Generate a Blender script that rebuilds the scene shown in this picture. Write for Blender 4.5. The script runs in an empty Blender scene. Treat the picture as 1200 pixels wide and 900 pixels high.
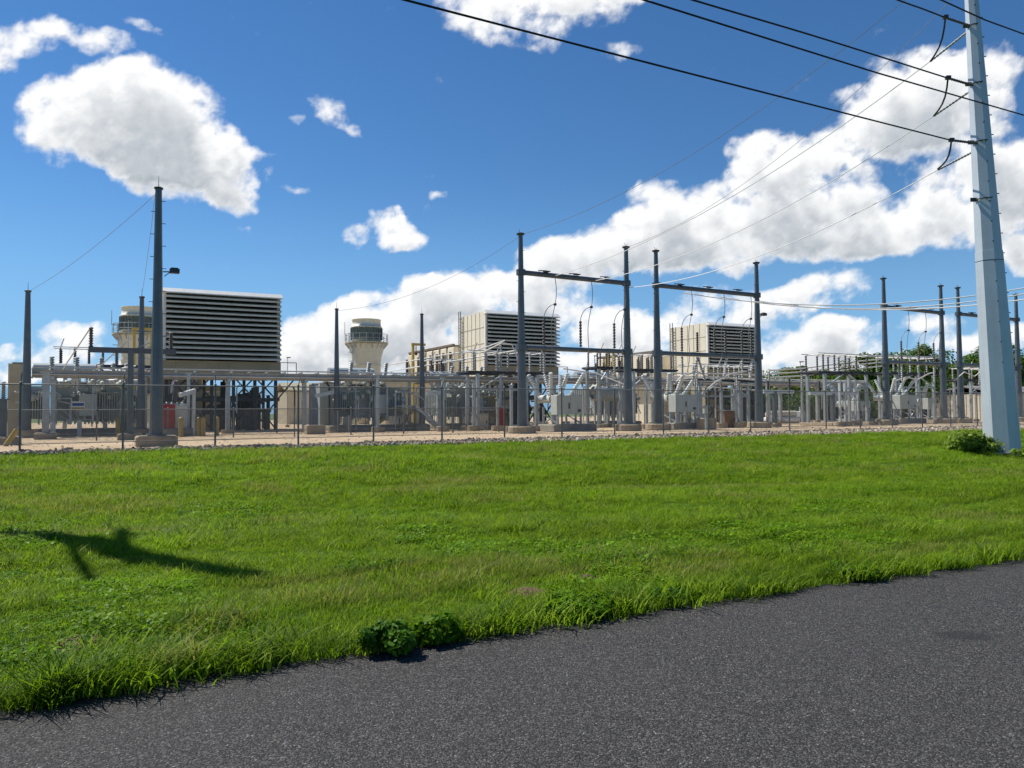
import bpy, math, random
from mathutils import Vector, Matrix, Euler, noise as mnoise
import numpy as np
R = random.Random(7)
PI = math.pi
scene = bpy.context.scene
COL = scene.collection
# ------------------------------------------------------------------ camera
CAMZ = 1.6
PITCH = math.atan(32.5/900)
ROLL = 0.0075
cam_m = Matrix.Rotation(PI/2+PITCH, 4, 'X') @ Matrix.Rotation(-ROLL, 4, 'Z')
C0 = Vector((0, 0, CAMZ))
def ray(x, y):
    return (cam_m.to_3x3() @ Vector(((x-600)/900, -(y-450)/900, -1)))
def W(x, y, Y):                      # point seen at pixel (x,y) of the 1200x900 photo, Y metres ahead
    d = ray(x, y); return C0 + d*(Y/d.y)
YZ = 0.35                            # level of the gravel yard
def G(x, y, z=YZ):
    d = ray(x, y); return C0 + d*((z-CAMZ)/d.z)
def HZ(x): return 482.5 - 0.0075*(x-600)
def base(x, Y, z=YZ, ymid=450):      # ground point under pixel column x at distance Y
    p = W(x, ymid, Y); return Vector((p.x, Y, z))
def hgt(x, y, Y): return W(x, y, Y).z
ANG = math.radians(28.6)
A = Vector((math.cos(ANG), math.sin(ANG), 0)); N = Vector((-A.y, A.x, 0)); UP = Vector((0, 0, 1))

# ------------------------------------------------------------------ materials
def nn(nt, t, **kw):
    n = nt.nodes.new(t)
    for k, v in kw.items(): setattr(n, k, v)
    return n
def math_(nt, op, a, b=None, c=None, clamp=False):
    n = nn(nt, 'ShaderNodeMath', operation=op); n.use_clamp = clamp
    for i, v in enumerate((a, b, c)):
        if v is None: continue
        if isinstance(v, (int, float)): n.inputs[i].default_value = v
        else: nt.links.new(v, n.inputs[i])
    return n.outputs[0]
def vmath(nt, op, a, b=None):
    n = nn(nt, 'ShaderNodeVectorMath', operation=op)
    for i, v in enumerate((a, b)):
        if v is None: continue
        if isinstance(v, (tuple, list)): n.inputs[i].default_value = v
        elif isinstance(v, (int, float)): n.inputs[3].default_value = v
        else: nt.links.new(v, n.inputs[3] if op == 'SCALE' and i == 1 else n.inputs[i])
    return n.outputs['Value'] if op in ('LENGTH', 'DOT_PRODUCT') else n.outputs[0]
def noise_(nt, vec, scale, detail=4, rough=.55, out='Fac', dist=0):
    n = nn(nt, 'ShaderNodeTexNoise'); n.inputs['Scale'].default_value = scale
    n.inputs['Detail'].default_value = detail; n.inputs['Roughness'].default_value = rough
    n.inputs['Distortion'].default_value = dist
    if vec is not None: nt.links.new(vec, n.inputs['Vector'])
    return n.outputs[out]
def mr(nt, v, a, b, c=0., d=1., smooth=False):
    n = nn(nt, 'ShaderNodeMapRange'); n.interpolation_type = 'SMOOTHSTEP' if smooth else 'LINEAR'
    nt.links.new(v, n.inputs[0])
    for i, q in enumerate((a, b, c, d)): n.inputs[i+1].default_value = q
    return n.outputs[0]
def mixc(nt, f, a, b, mode='MIX'):
    n = nn(nt, 'ShaderNodeMix', data_type='RGBA', blend_type=mode)
    if isinstance(f, (int, float)): n.inputs[0].default_value = f
    else: nt.links.new(f, n.inputs[0])
    for i, v in ((6, a), (7, b)):
        if isinstance(v, (tuple, list)): n.inputs[i].default_value = (*v[:3], 1)
        else: nt.links.new(v, n.inputs[i])
    return n.outputs[2]
def newmat(name):
    m = bpy.data.materials.new(name); m.use_nodes = True
    nt = m.node_tree; b = nt.nodes['Principled BSDF']
    return m, nt, b
def mat(name, col, rough=.6, metal=0., var=.25, scale=1.5, streak=.0, bump=0., bscale=40, spec=.4):
    m, nt, b = newmat(name)
    pos = nn(nt, 'ShaderNodeNewGeometry').outputs['Position']
    v = noise_(nt, pos, scale, 6, .65)
    f = mr(nt, v, .3, .7)
    c1 = tuple(q*(1-var) for q in col); c2 = tuple(min(1, q*(1+var)) for q in col)
    c = mixc(nt, f, c1, c2)
    if streak > 0:                    # rain and rust streaks running down
        sv = vmath(nt, 'MULTIPLY', pos, (6, 6, .35))
        s = mr(nt, noise_(nt, sv, 1.3, 5, .6), .52, .75)
        s = math_(nt, 'MULTIPLY', s, streak)
        c = mixc(nt, s, c, tuple(q*.45 for q in (col[0], col[1]*.93, col[2]*.82)))
    nt.links.new(c, b.inputs['Base Color'])
    b.inputs['Roughness'].default_value = rough; b.inputs['Metallic'].default_value = metal
    b.inputs['Specular IOR Level'].default_value = spec
    if bump > 0:
        bn = nn(nt, 'ShaderNodeBump'); bn.inputs['Strength'].default_value = bump; bn.inputs['Distance'].default_value = .02
        nt.links.new(noise_(nt, pos, bscale, 4), bn.inputs['Height']); nt.links.new(bn.outputs[0], b.inputs['Normal'])
    return m
M = {}
M['polebig'] = mat('weathered_pale_steel', (.45, .50, .54), .45, .25, .07, 1.2, .18, 0)
M['pole'] = mat('weathered_blue_grey_steel', (.115, .135, .15), .42, .45, .14, 1.6, .35, 0)
M['galv'] = mat('galvanised_steel', (.38, .41, .42), .42, .5, .18, 3, .25)
M['galvl'] = mat('bright_galvanised_steel', (.52, .55, .55), .45, .3, .12, 3, .15)
M['dark'] = mat('dark_steel', (.045, .05, .055), .55, .2, .3, 2)
M['rack'] = mat('dull_grey_tray_steel', (.36, .33, .28), .6, .1, .2, 1.2, .3)
M['cream'] = mat('cream_painted_panel', (.68, .63, .50), .6, 0, .07, .6, .25)
M['olive'] = mat('olive_tan_panel', (.30, .27, .18), .7, 0, .12, .7, .3)
M['hood'] = mat('louver_hood_paint', (.55, .54, .47), .6, 0, .12, .8, .25)
M['void'] = mat('near_black', (.02, .02, .02), .9, 0, .3, 2)
M['stack'] = mat('pale_green_stack_paint', (.60, .60, .50), .6, 0, .06, .5, .3)
M['stackband'] = mat('dark_green_band_paint', (.13, .16, .14), .6, 0, .2, 2)
M['conc'] = mat('rough_concrete', (.34, .28, .20), .95, 0, .2, 2.5, .3, .5, 30)
M['concd'] = mat('old_brown_concrete', (.27, .25, .21), .95, 0, .25, 2.0, .3, .5, 30)
M['wallc'] = mat('fire_wall_concrete', (.42, .38, .28), .95, 0, .12, 1.2, .4, .3, 12)
M['tank'] = mat('grey_transformer_paint', (.36, .40, .405), .5, 0, .12, 1.5, .3)
M['cab'] = mat('light_grey_cabinet_paint', (.47, .50, .46), .5, 0, .06, 1.5, .25)
M['porc'] = mat('grey_insulator_glaze', (.27, .29, .29), .5, 0, .15, 3)
M['porcd'] = mat('dark_insulator_glaze', (.07, .07, .075), .6, 0, .2, 3)
M['porcw'] = mat('pale_bushing_glaze', (.52, .54, .52), .45, 0, .08, 3)
M['line'] = mat('bright_aluminium_line', (.85, .85, .83), .4, 0, .04, 3)
M['bus'] = mat('aluminium_tube', (.58, .57, .53), .5, .0, .08, 3)
M['wire'] = mat('black_conductor', (.012, .012, .014), .6, .2, .2, 3)
M['alu'] = mat('aluminium_conductor', (.80, .80, .80), .45, 0, .1, 3)
M['yellow'] = mat('safety_yellow_paint', (.42, .31, .08), .6, 0, .15, 3, .3)
M['red'] = mat('red_cabinet_paint', (.30, .018, .018), .5, 0, .1, 3, .2)
M['white'] = mat('white_paint', (.75, .74, .70), .6, 0, .08, 2, .3)
M['brown'] = mat('rusty_brown_panel', (.22, .11, .05), .8, 0, .25, 2, .3)
M['blue'] = mat('blue_sign_paint', (.03, .10, .30), .5, 0, .05, 3)
M['roof'] = mat('grey_roof_sheet', (.20, .19, .18), .7, 0, .15, 1)
M['glass'] = mat('dark_lamp_glass', (.02, .02, .025), .15, 0, .1, 3)
M['wood'] = mat('weathered_wood', (.16, .11, .07), .9, 0, .25, 4, .3)
M['bark'] = mat('tree_bark', (.09, .07, .05), .95, 0, .3, 3, .0, .6, 20)

def leafmat(name, c1, c2, c3, transl=.45, nscale=.35, rough=.5, band=False):
    m = bpy.data.materials.new(name); m.use_nodes = True
    nt = m.node_tree; nt.nodes.clear()
    out = nn(nt, 'ShaderNodeOutputMaterial')
    pos = nn(nt, 'ShaderNodeNewGeometry')
    oi = nn(nt, 'ShaderNodeObjectInfo').outputs['Random']
    rp = pos.outputs['Random Per Island']
    n1 = mr(nt, noise_(nt, pos.outputs['Position'], nscale, 6, .68), .36, .64)
    c = mixc(nt, n1, c1, c2)
    if band:
        dip_shade = noise_(nt, vmath(nt, 'MULTIPLY', pos.outputs['Position'], (.16, .55, .3)), 1.0, 6, .68)
        c = mixc(nt, mr(nt, dip_shade, .42, .58, .8, 0), c, tuple(q*.6 for q in c1))  # dark bands: shade of lawn dips put into blade colour, mixed with species mottling
        c = mixc(nt, mr(nt, noise_(nt, pos.outputs['Position'], 1.7, 4, .6), .56, .72, 0, .55), c, c3)
        c = mixc(nt, mr(nt, noise_(nt, vmath(nt, 'ADD', pos.outputs['Position'], (31, 7, 0)), 1.1, 5, .7), .44, .60, .7, 0), c, tuple(q*.7 for q in c1))
    k = math_(nt, 'MULTIPLY', math_(nt, 'ADD', oi, rp), .5)
    c = mixc(nt, mr(nt, k, .3, .95), c, c3)
    d = nn(nt, 'ShaderNodeBsdfPrincipled'); d.inputs['Roughness'].default_value = rough
    d.inputs['Specular IOR Level'].default_value = .08
    t = nn(nt, 'ShaderNodeBsdfTranslucent')
    nt.links.new(c, d.inputs['Base Color'])
    nt.links.new(mixc(nt, .45, c, (c2[0]*1.3, c2[1]*1.2, c2[2]*.5)), t.inputs['Color'])
    mx = nn(nt, 'ShaderNodeMixShader'); mx.inputs[0].default_value = transl
    nt.links.new(d.outputs[0], mx.inputs[1]); nt.links.new(t.outputs[0], mx.inputs[2])
    nt.links.new(mx.outputs[0], out.inputs['Surface'])
    return m
M['grass'] = leafmat('lawn_grass_blades', (.055, .140, .007), (.195, .355, .014), (.34, .45, .04), .5, .4, .5, True)
M['grassdry'] = leafmat('pale_grass_blades', (.15, .22, .03), (.27, .31, .06), (.38, .36, .13), .45, .3, .5, True)
M['clover'] = leafmat('broadleaf_weed', (.05, .14, .008), (.145, .31, .013), (.23, .39, .022), .45, .5, .5, True)
M['weed'] = leafmat('dark_weed_leaf', (.028, .08, .006), (.06, .15, .01), (.10, .20, .015), .25, 2)
M['shrub'] = leafmat('shrub_leaf', (.06, .13, .015), (.14, .24, .03), (.24, .32, .05), .4, 2.5)
M['leaf1'] = leafmat('deciduous_leaf_mid', (.045, .10, .014), (.09, .165, .022), (.12, .19, .03), .3, .5)
M['leaf2'] = leafmat('deciduous_leaf_olive', (.065, .11, .018), (.12, .18, .028), (.15, .20, .035), .3, .5)
M['leaf3'] = leafmat('deciduous_leaf_deep', (.026, .06, .010), (.055, .11, .018), (.07, .12, .02), .3, .5)

# ------------------------------------------------------------------ mesh builder
class MB:
    def __init__(s): s.v = []; s.f = []
    def add(s, vs, fs):
        o = len(s.v); s.v += [tuple(v) for v in vs]; s.f += [tuple(i+o for i in f) for f in fs]; return s
    def box(s, c, d, rz=0, top=None):        # centre, dims; top=(sx,sy) taper of the upper face
        tx, ty = top or (1, 1); q = []
        for z in (-1, 1):
            for x, y in ((-1, -1), (1, -1), (1, 1), (-1, 1)):
                kx, ky = (tx, ty) if z > 0 else (1, 1)
                q.append(Vector((x*d[0]/2*kx, y*d[1]/2*ky, z*d[2]/2)))
        m = Matrix.Rotation(rz, 3, 'Z')
        return s.add([m@p+Vector(c) for p in q], [(3,2,1,0),(4,5,6,7),(0,1,5,4),(1,2,6,5),(2,3,7,6),(3,0,4,7)])
    def bbox(s, c, d, b=.05, rz=0):          # box with chamfered vertical and top edges
        x, y, z = d[0]/2, d[1]/2, d[2]
        ring = [(-x+b,-y),(x-b,-y),(x,-y+b),(x,y-b),(x-b,y),(-x+b,y),(-x,y-b),(-x,-y+b)]
        m = Matrix.Rotation(rz, 3, 'Z'); vs = []
        for k, zz in ((1, -z/2), (1, z/2-b), (1-b/max(x, y), z/2)):
            vs += [m@Vector((p[0]*k, p[1]*k, zz))+Vector(c) for p in ring]
        fs = [tuple(range(7, -1, -1)), tuple(range(16, 24))]
        for r in (0, 8):
            for i in range(8): fs.append((r+i, r+(i+1)%8, r+8+(i+1)%8, r+8+i))
        return s.add(vs, fs)
    def bar(s, p, q, w, h=None, up=UP):
        p, q = Vector(p), Vector(q); h = h or w; d = (q-p).normalized()
        if abs(d.dot(up)) > .98: up = Vector((1, 0, 0))
        x = d.cross(up).normalized()*w/2; y = x.cross(d).normalized()*h/2
        vs = [e+a for e in (p, q) for a in (-x-y, x-y, x+y, -x+y)]
        return s.add(vs, [(3,2,1,0),(4,5,6,7),(0,1,5,4),(1,2,6,5),(2,3,7,6),(3,0,4,7)])
    def tube(s, p, q, r0, r1=None, n=10, caps=True):
        return s.path([p, q], [r0, r0 if r1 is None else r1], n, caps)
    def path(s, pts, r, n=6, caps=True):
        pts = [Vector(p) for p in pts]
        if not isinstance(r, (list, tuple)): r = [r]*len(pts)
        o = []; vs = []; fs = []; ref = None
        for i, p in enumerate(pts):
            d = (pts[min(i+1, len(pts)-1)]-pts[max(i-1, 0)]).normalized()
            if ref is None: ref = UP if abs(d.z) < .9 else Vector((1, 0, 0))
            x = d.cross(ref)
            if x.length < 1e-4: x = d.cross(Vector((0, 1, 0)))
            x.normalize(); y = x.cross(d)
            for k in range(n):
                a = 2*PI*(k+.5)/n; vs.append(p+(x*math.cos(a)+y*math.sin(a))*r[i])
        for i in range(len(pts)-1):
            for k in range(n):
                a, b = i*n+k, i*n+(k+1)%n; fs.append((a, b, b+n, a+n))
        if caps: fs += [tuple(range(n)), tuple(range(len(pts)*n-1, len(pts)*n-n-1, -1))]
        return s.add(vs, fs)
    def lathe(s, prof, c=(0, 0, 0), n=14):   # profile [(r,z)]
        vs = []; fs = []
        for r, z in prof:
            for k in range(n):
                a = 2*PI*k/n; vs.append(Vector((c[0]+r*math.cos(a), c[1]+r*math.sin(a), c[2]+z)))
        for i in range(len(prof)-1):
            for k in range(n):
                a, b = i*n+k, i*n+(k+1)%n; fs.append((a, b, b+n, a+n))
        fs += [tuple(range(n-1, -1, -1)), tuple(range((len(prof)-1)*n, len(prof)*n))]
        return s.add(vs, fs)
    def insul(s, p, q, r=.11, n=8, sheds=9, core=.55):  # a ribbed porcelain column from p to q
        p, q = Vector(p), Vector(q); pts = []; rs = []
        for i in range(sheds):
            t = (i+.15)/sheds; u = (i+.6)/sheds; w = (i+.95)/sheds
            pts += [p.lerp(q, t), p.lerp(q, u), p.lerp(q, w)]; rs += [r*core, r, r*core]
        return s.path(pts, rs, n)
    def build(s, name, m, parent=None, smooth=False, loc=None, bevel=0):
        me = bpy.data.meshes.new(name); me.from_pydata(s.v, [], s.f); me.validate(); me.update()
        me.materials.append(M[m] if isinstance(m, str) else m)
        o = bpy.data.objects.new(name, me); COL.objects.link(o)
        if parent: o.parent = parent
        if loc is not None: o.location = loc
        if smooth:
            me.polygons.foreach_set('use_smooth', [True]*len(me.polygons))
        if bevel:
            b = o.modifiers.new('edge', 'BEVEL'); b.width = bevel; b.segments = 2; b.limit_method = 'ANGLE'
        return o
def tag(o, label, cat=None, group=None, kind=None):
    if label: o['label'] = label
    if cat: o['category'] = cat
    if group: o['group'] = group
    if kind: o['kind'] = kind
    return o
def thing(name, label, cat, loc, rz=0., group=None):
    o = bpy.data.objects.new(name, None); COL.objects.link(o); o.empty_display_size = .3
    o.location = loc; o.rotation_euler = (0, 0, rz)
    return tag(o, label, cat, group)
def footing(parent, w=1.5, d=1.1, h=.35, z=0, x=0, y=0, m='conc', round_=True):
    if round_:
        r = w/2
        return MB().lathe([(r*.98, -.05), (r, .02), (r, h-.05), (r*.95, h)], (x, y, z), 16).build('footing', m, parent)
    return MB().bbox((x, y, z+h/2), (w, d, h), .07).build('footing', m, parent)

# ------------------------------------------------------------------ terrain
FX0, FY0 = -15.8, 24.7                      # fence start
FD = Vector((46.4, 25.9, 0)).normalized(); FN = Vector((-FD.y, FD.x, 0))
F0 = Vector((FX0, FY0, 0))
def fence_t(x, y): return (Vector((x, y, 0))-F0).dot(FN)
EPTS = [G(x, y, 0) for x, y in ((0, 838), (200, 799), (410, 770), (600, 742), (800, 711), (1000, 683), (1200, 656))]
eL = (EPTS[1]-EPTS[0]).normalized(); eR = (EPTS[-1]-EPTS[-3]).normalized()
def edgeY(x):
    if x <= EPTS[0].x: return EPTS[0].y + (x-EPTS[0].x)*.47
    for p, q in zip(EPTS, EPTS[1:]):
        if x <= q.x: return p.y+(q.y-p.y)*(x-p.x)/(q.x-p.x)
    return EPTS[-1].y + (x-EPTS[-1].x)*eR.y/eR.x
def fenceY(x, off=0): return FY0 + (x-FX0)*FD.y/FD.x + off/FD.x
def sm(a, b, x):
    t = max(0, min(1, (x-a)/(b-a))); return t*t*(3-2*t)
def LO(x):
    s = (x-FX0)/FD.x; return -(.55+.095*max(0, min(60, s)))
def gh(x, y):
    e, f = edgeY(x), fenceY(x, LO(x))
    t = (y-e)/max(.1, f-e)
    z = .03 + .30*sm(.45, 1., t) - .16*math.exp(-((t-.42)/.17)**2)
    if 0 < t < 1:
        k = min(1, t*12)*min(1, (1-t)*10)
        z += k*(.20*mnoise.noise(Vector((x*.2, y*.36, 0))) + .035*mnoise.noise(Vector((x*.8, y*.8, 4))))
    return z
def grid(name, m, us, vs, fn, kind='structure', label=None):
    v = [fn(u, w) for w in vs for u in us]; nu = len(us); f = []
    for j in range(len(vs)-1):
        for i in range(nu-1): a = j*nu+i; f.append((a, a+1, a+nu+1, a+nu))
    b = MB(); b.v = v; b.f = f
    o = b.build(name, m, smooth=True); o['kind'] = kind; return o

# lawn soil
m, nt, b = newmat('lawn_soil')
pos = nn(nt, 'ShaderNodeNewGeometry').outputs['Position']
n1 = mr(nt, noise_(nt, pos, .35, 5, .6), .35, .65); n2 = mr(nt, noise_(nt, pos, 14, 6, .7), .35, .65)
c = mixc(nt, n1, (.05, .12, .012), (.085, .17, .018)); c = mixc(nt, n2, c, (.035, .05, .015))
nt.links.new(c, b.inputs['Base Color']); b.inputs['Roughness'].default_value = 1; b.inputs['Specular IOR Level'].default_value = 0
M['soil'] = m
# field
m, nt, b = newmat('far_field')
pos = nn(nt, 'ShaderNodeNewGeometry').outputs['Position']
n1 = mr(nt, noise_(nt, pos, .03, 6, .6), .35, .65)
nt.links.new(mixc(nt, n1, (.06, .11, .02), (.11, .15, .04)), b.inputs['Base Color']); b.inputs['Roughness'].default_value = 1
M['field'] = m
# asphalt
m, nt, b = newmat('coarse_asphalt')
pos = nn(nt, 'ShaderNodeNewGeometry').outputs['Position']
vo = nn(nt, 'ShaderNodeTexVoronoi'); vo.inputs['Scale'].default_value = 118; nt.links.new(pos, vo.inputs['Vector'])
sep = nn(nt, 'ShaderNodeSeparateColor'); nt.links.new(vo.outputs['Color'], sep.inputs[0])
big = mr(nt, noise_(nt, pos, .6, 6, .65), .3, .7)
chip = mr(nt, sep.outputs[0], 0, 1)
chip = math_(nt, 'POWER', chip, 2.6)
c = mixc(nt, chip, (.0085, .0083, .008), (.125, .120, .115))
spark = mr(nt, sep.outputs[1], .986, .995)
c = mixc(nt, spark, c, (.25, .24, .22))
c = mixc(nt, math_(nt, 'MULTIPLY', mr(nt, noise_(nt, pos, 30, 5, .75), .48, .7), .7), c, (.018, .018, .02))
c = mixc(nt, mr(nt, big, 0, 1, .0, .3), c, (.045, .043, .044))
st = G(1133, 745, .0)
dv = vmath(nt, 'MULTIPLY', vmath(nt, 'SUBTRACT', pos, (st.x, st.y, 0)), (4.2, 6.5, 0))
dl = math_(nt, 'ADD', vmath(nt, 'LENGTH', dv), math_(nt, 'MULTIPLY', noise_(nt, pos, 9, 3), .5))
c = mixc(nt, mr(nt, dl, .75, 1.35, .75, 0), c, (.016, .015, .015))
nt.links.new(c, b.inputs['Base Color']); b.inputs['Roughness'].default_value = .85; b.inputs['Specular IOR Level'].default_value = .3
bn = nn(nt, 'ShaderNodeBump'); bn.inputs['Strength'].default_value = .9; bn.inputs['Distance'].default_value = .006
hh = math_(nt, 'ADD', math_(nt, 'MULTIPLY', vo.outputs['Distance'], -1.2), noise_(nt, pos, 60, 3))
nt.links.new(hh, bn.inputs['Height']); nt.links.new(bn.outputs[0], b.inputs['Normal'])
M['asphalt'] = m
# yard gravel
m, nt, b = newmat('tan_yard_gravel')
pos = nn(nt, 'ShaderNodeNewGeometry').outputs['Position']
n1 = mr(nt, noise_(nt, pos, .25, 6, .6), .35, .65); n2 = mr(nt, noise_(nt, pos, 18, 6, .75), .35, .65)
c = mixc(nt, n1, (.46, .34, .20), (.58, .45, .29)); c = mixc(nt, math_(nt, 'MULTIPLY', n2, .55), c, (.30, .22, .14))
nt.links.new(c, b.inputs['Base Color']); b.inputs['Roughness'].default_value = 1
bn = nn(nt, 'ShaderNodeBump'); bn.inputs['Strength'].default_value = .5; bn.inputs['Distance'].default_value = .03
nt.links.new(noise_(nt, pos, 12, 5), bn.inputs['Height']); nt.links.new(bn.outputs[0], b.inputs['Normal'])
M['yard'] = m

MB().add([(-3000, -3000, -.25), (3000, -3000, -.25), (3000, 3000, -.25), (-3000, 3000, -.25)], [(0, 1, 2, 3)]).build('ground', 'field')['kind'] = 'structure'
xs = [-70+.5*i for i in range(61)] + [-39.8+.25*i for i in range(420)] + [65.5+1*i for i in range(30)]
vs = [i/90 for i in range(91)]
def lawn_pt(x, t):
    e, f = edgeY(x), fenceY(x, LO(x)+.3)
    y = e+(f-e)*(t**1.15) + (.05*mnoise.noise(Vector((x*3, 0, 0))) if t == 0 else 0)
    return (x, y, gh(x, y) if t > 0 else -.03)
grid('lawn', 'soil', xs, vs, lawn_pt)
grid('road', 'asphalt', [-90+3*i for i in range(70)], [0, .25, .5, .75, 1], lambda x, t: (x+t*4, edgeY(x)+.35-t*13, 0+.0))
def yq(x, t): p = F0+FD*x+FN*t; return (p.x, p.y, YZ)
grid('yard_gravel', 'yard', [-60, -30, 0, 30, 60, 90, 130], [-.35, 10, 40, 75, 118], yq)
grid('stone_bed', 'yard', [-60+i for i in range(180)], [0, .25, .5, .75, 1], lambda x, t: (lambda p: (p.x, p.y, (gh(p.x, p.y)-.02)*(1-t)+(YZ-.004)*t))(F0+FD*x+FN*((LO((F0+FD*x).x)-.5)*(1-t)-.3*t)))
# field behind the yard, level with it
grid('back_field', 'field', [-900, -300, 0, 300, 1200], [117.5, 300, 2000], lambda x, t: (*yq(x, t)[:2], YZ-.01))

# ------------------------------------------------------------------ scatter via geometry nodes
def instancer(name, pts, idx, rot, scl, srcs, label, kind='stuff', cat=None):
    me = bpy.data.meshes.new(name); me.from_pydata(pts, [], [])
    for n_, t_, d_, k_ in (('idx', 'INT', idx, 'value'), ('scl', 'FLOAT', scl, 'value')):
        at = me.attributes.new(n_, t_, 'POINT'); at.data.foreach_set(k_, d_)
    at = me.attributes.new('rot', 'FLOAT_VECTOR', 'POINT'); at.data.foreach_set('vector', [q for r in rot for q in r])
    o = bpy.data.objects.new(name, me); COL.objects.link(o)
    coll = bpy.data.collections.new(name+'_kinds')
    for k, s in enumerate(srcs):
        so = bpy.data.objects.new('%s_%02d' % (name, k), s); coll.objects.link(so)
    ng = bpy.data.node_groups.new(name, 'GeometryNodeTree')
    ng.interface.new_socket('Geometry', in_out='INPUT', socket_type='NodeSocketGeometry')
    ng.interface.new_socket('Geometry', in_out='OUTPUT', socket_type='NodeSocketGeometry')
    gi = ng.nodes.new('NodeGroupInput'); go = ng.nodes.new('NodeGroupOutput')
    ip = ng.nodes.new('GeometryNodeInstanceOnPoints'); ci = ng.nodes.new('GeometryNodeCollectionInfo')
    ci.inputs['Collection'].default_value = coll; ci.inputs['Separate Children'].default_value = True
    ip.inputs['Pick Instance'].default_value = True
    def na(n_, t_):
        q = ng.nodes.new('GeometryNodeInputNamedAttribute'); q.data_type = t_; q.inputs['Name'].default_value = n_
        return q.outputs['Attribute']
    L = ng.links.new
    L(gi.outputs[0], ip.inputs['Points']); L(ci.outputs[0], ip.inputs['Instance'])
    L(na('idx', 'INT'), ip.inputs['Instance Index']); L(na('rot', 'FLOAT_VECTOR'), ip.inputs['Rotation'])
    L(na('scl', 'FLOAT'), ip.inputs['Scale']); L(ip.outputs[0], go.inputs[0])
    md = o.modifiers.new('scatter', 'NODES'); md.node_group = ng
    tag(o, label, cat, None, kind); return o
def raw(mb, name, m):
    me = bpy.data.meshes.new(name); me.from_pydata(mb.v, [], mb.f); me.update(); me.materials.append(M[m]); return me
def blade(mb, p, az, L, w, lean, rnd):
    d = Vector((math.cos(az), math.sin(az), 0)); s = Vector((-d.y, d.x, 0)); tw = rnd.uniform(-.6, .6)
    s = (s*math.cos(tw)+d*math.sin(tw))
    vs = []; seg = 3
    for i in range(seg+1):
        t = i/seg; c = p + d*(lean*L*t**1.8) + UP*(L*(t-.28*lean*t*t))
        ww = w*(1-t**1.6)*.5+.0004
        if i < seg: vs += [c-s*ww, c+s*ww]
        else: vs.append(c)
    mb.add(vs, [(0, 1, 3, 2), (2, 3, 5, 4), (4, 5, 6)])
def clump(n, rad, L, w, seed, mt, lean=(.2, .9)):
    r = random.Random(seed); mb = MB()
    for _ in range(n):
        a = r.uniform(0, 2*PI); q = rad*math.sqrt(r.random())
        blade(mb, Vector((q*math.cos(a), q*math.sin(a), -.01)), r.uniform(0, 2*PI), L*r.uniform(.45, 1.15), w*r.uniform(.7, 1.3), r.uniform(*lean), r)
    return raw(mb, 'clump', mt)
def leafq(mb, c, nrm, size, rnd, asp=1.6):
    nrm = nrm.normalized(); x = nrm.orthogonal().normalized(); x = Matrix.Rotation(rnd.uniform(0, 6.28), 3, nrm)@x; y = nrm.cross(x)
    a, b_ = x*size/2*asp, y*size/2
    mb.add([c-a, c-a*.3-b_, c+a*.4-b_*.8, c+a, c+a*.4+b_*.8, c-a*.3+b_], [(0, 1, 2, 3, 4, 5)])
def broad(n, rad, h, seed, mt, size=.03):
    r = random.Random(seed); mb = MB()
    for _ in range(n):
        a = r.uniform(0, 2*PI); q = rad*math.sqrt(r.random())
        leafq(mb, Vector((q*math.cos(a), q*math.sin(a), h*r.uniform(.3, 1))), Vector((r.gauss(0, .5), r.gauss(0, .5), 1)), size*r.uniform(.6, 1.3), r, 1.3)
    return raw(mb, 'weedclump', mt)
srcs = [clump(46, .13, .085, .0055, 1, 'grass'), clump(46, .13, .10, .006, 2, 'grass'), clump(50, .15, .075, .007, 3, 'grass', (.4, 1.1)),
        clump(30, .13, .12, .0055, 4, 'grassdry', (.3, 1.0)), broad(60, .13, .06, 5, 'clover', .020), broad(60, .15, .05, 6, 'clover', .016),
        clump(40, .16, .17, .009, 8, 'grass', (.5, 1.2))]
BARE = [(G(95, 757, .03), .2), (G(688, 680, .03), .15), (G(618, 694, .03), .17)]
pts, idx, rot, scl = [], [], [], []
rg = random.Random(11)
def scat(n, x0, x1, ymax, ymin, keep, s0):
    for _ in range(n):
        x = rg.uniform(x0, x1); y = rg.uniform(ymin, ymax)
        e, f = edgeY(x), fenceY(x, LO(x))
        if y < e+.03 or y > f: continue
        if abs(x) > y*.78+4.5: continue
        if y < 9 and any(abs(x-b.x) < q*1.3 and abs(y-b.y) < q*1.7 for b, q in BARE) and rg.random() < .72: continue
        nz = mnoise.noise(Vector((x*.5, y*.5, 9))); nz2 = mnoise.noise(Vector((x*.35, y*.45, 33)))
        r_ = rg.random(); de = y-e
        if de < .35 and r_ < .35: k = 6
        elif nz > .15 and r_ < (.30 if y < 14 else .12): k = 4+(r_ < .14)
        elif nz2 > .2 and r_ < .4: k = 3
        elif r_ < .05: k = 3
        elif r_ < .12: k = 6 if y > 6 else 1
        else: k = int(rg.random()*3)
        s = s0*rg.uniform(.75, 1.25)*(1+.5*max(0, nz2)+.35*nz)*(1+.45*mnoise.noise(Vector((x*1.3, y*1.3, 70)))+.3*mnoise.noise(Vector((x*3.1, y*3.1, 7))))
        if de < .5: s *= 1.15
        pts.append((x, y, gh(x, y)-.005)); idx.append(k); scl.append(s)
        rot.append((rg.uniform(-.15, .15), rg.uniform(-.15, .15), rg.uniform(0, 6.28)))
scat(34000, -9, 12, 11, 3.5, lambda x, y: 1, .84)
scat(46000, -22, 26, 20, 9, lambda x, y: 1, 1.08)
scat(64000, -36, 52, 50, 18, lambda x, y: 1, 1.5)
instancer('grass', pts, idx, rot, scl, srcs, 'mown green grass verge between the asphalt road and the stones')

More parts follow.
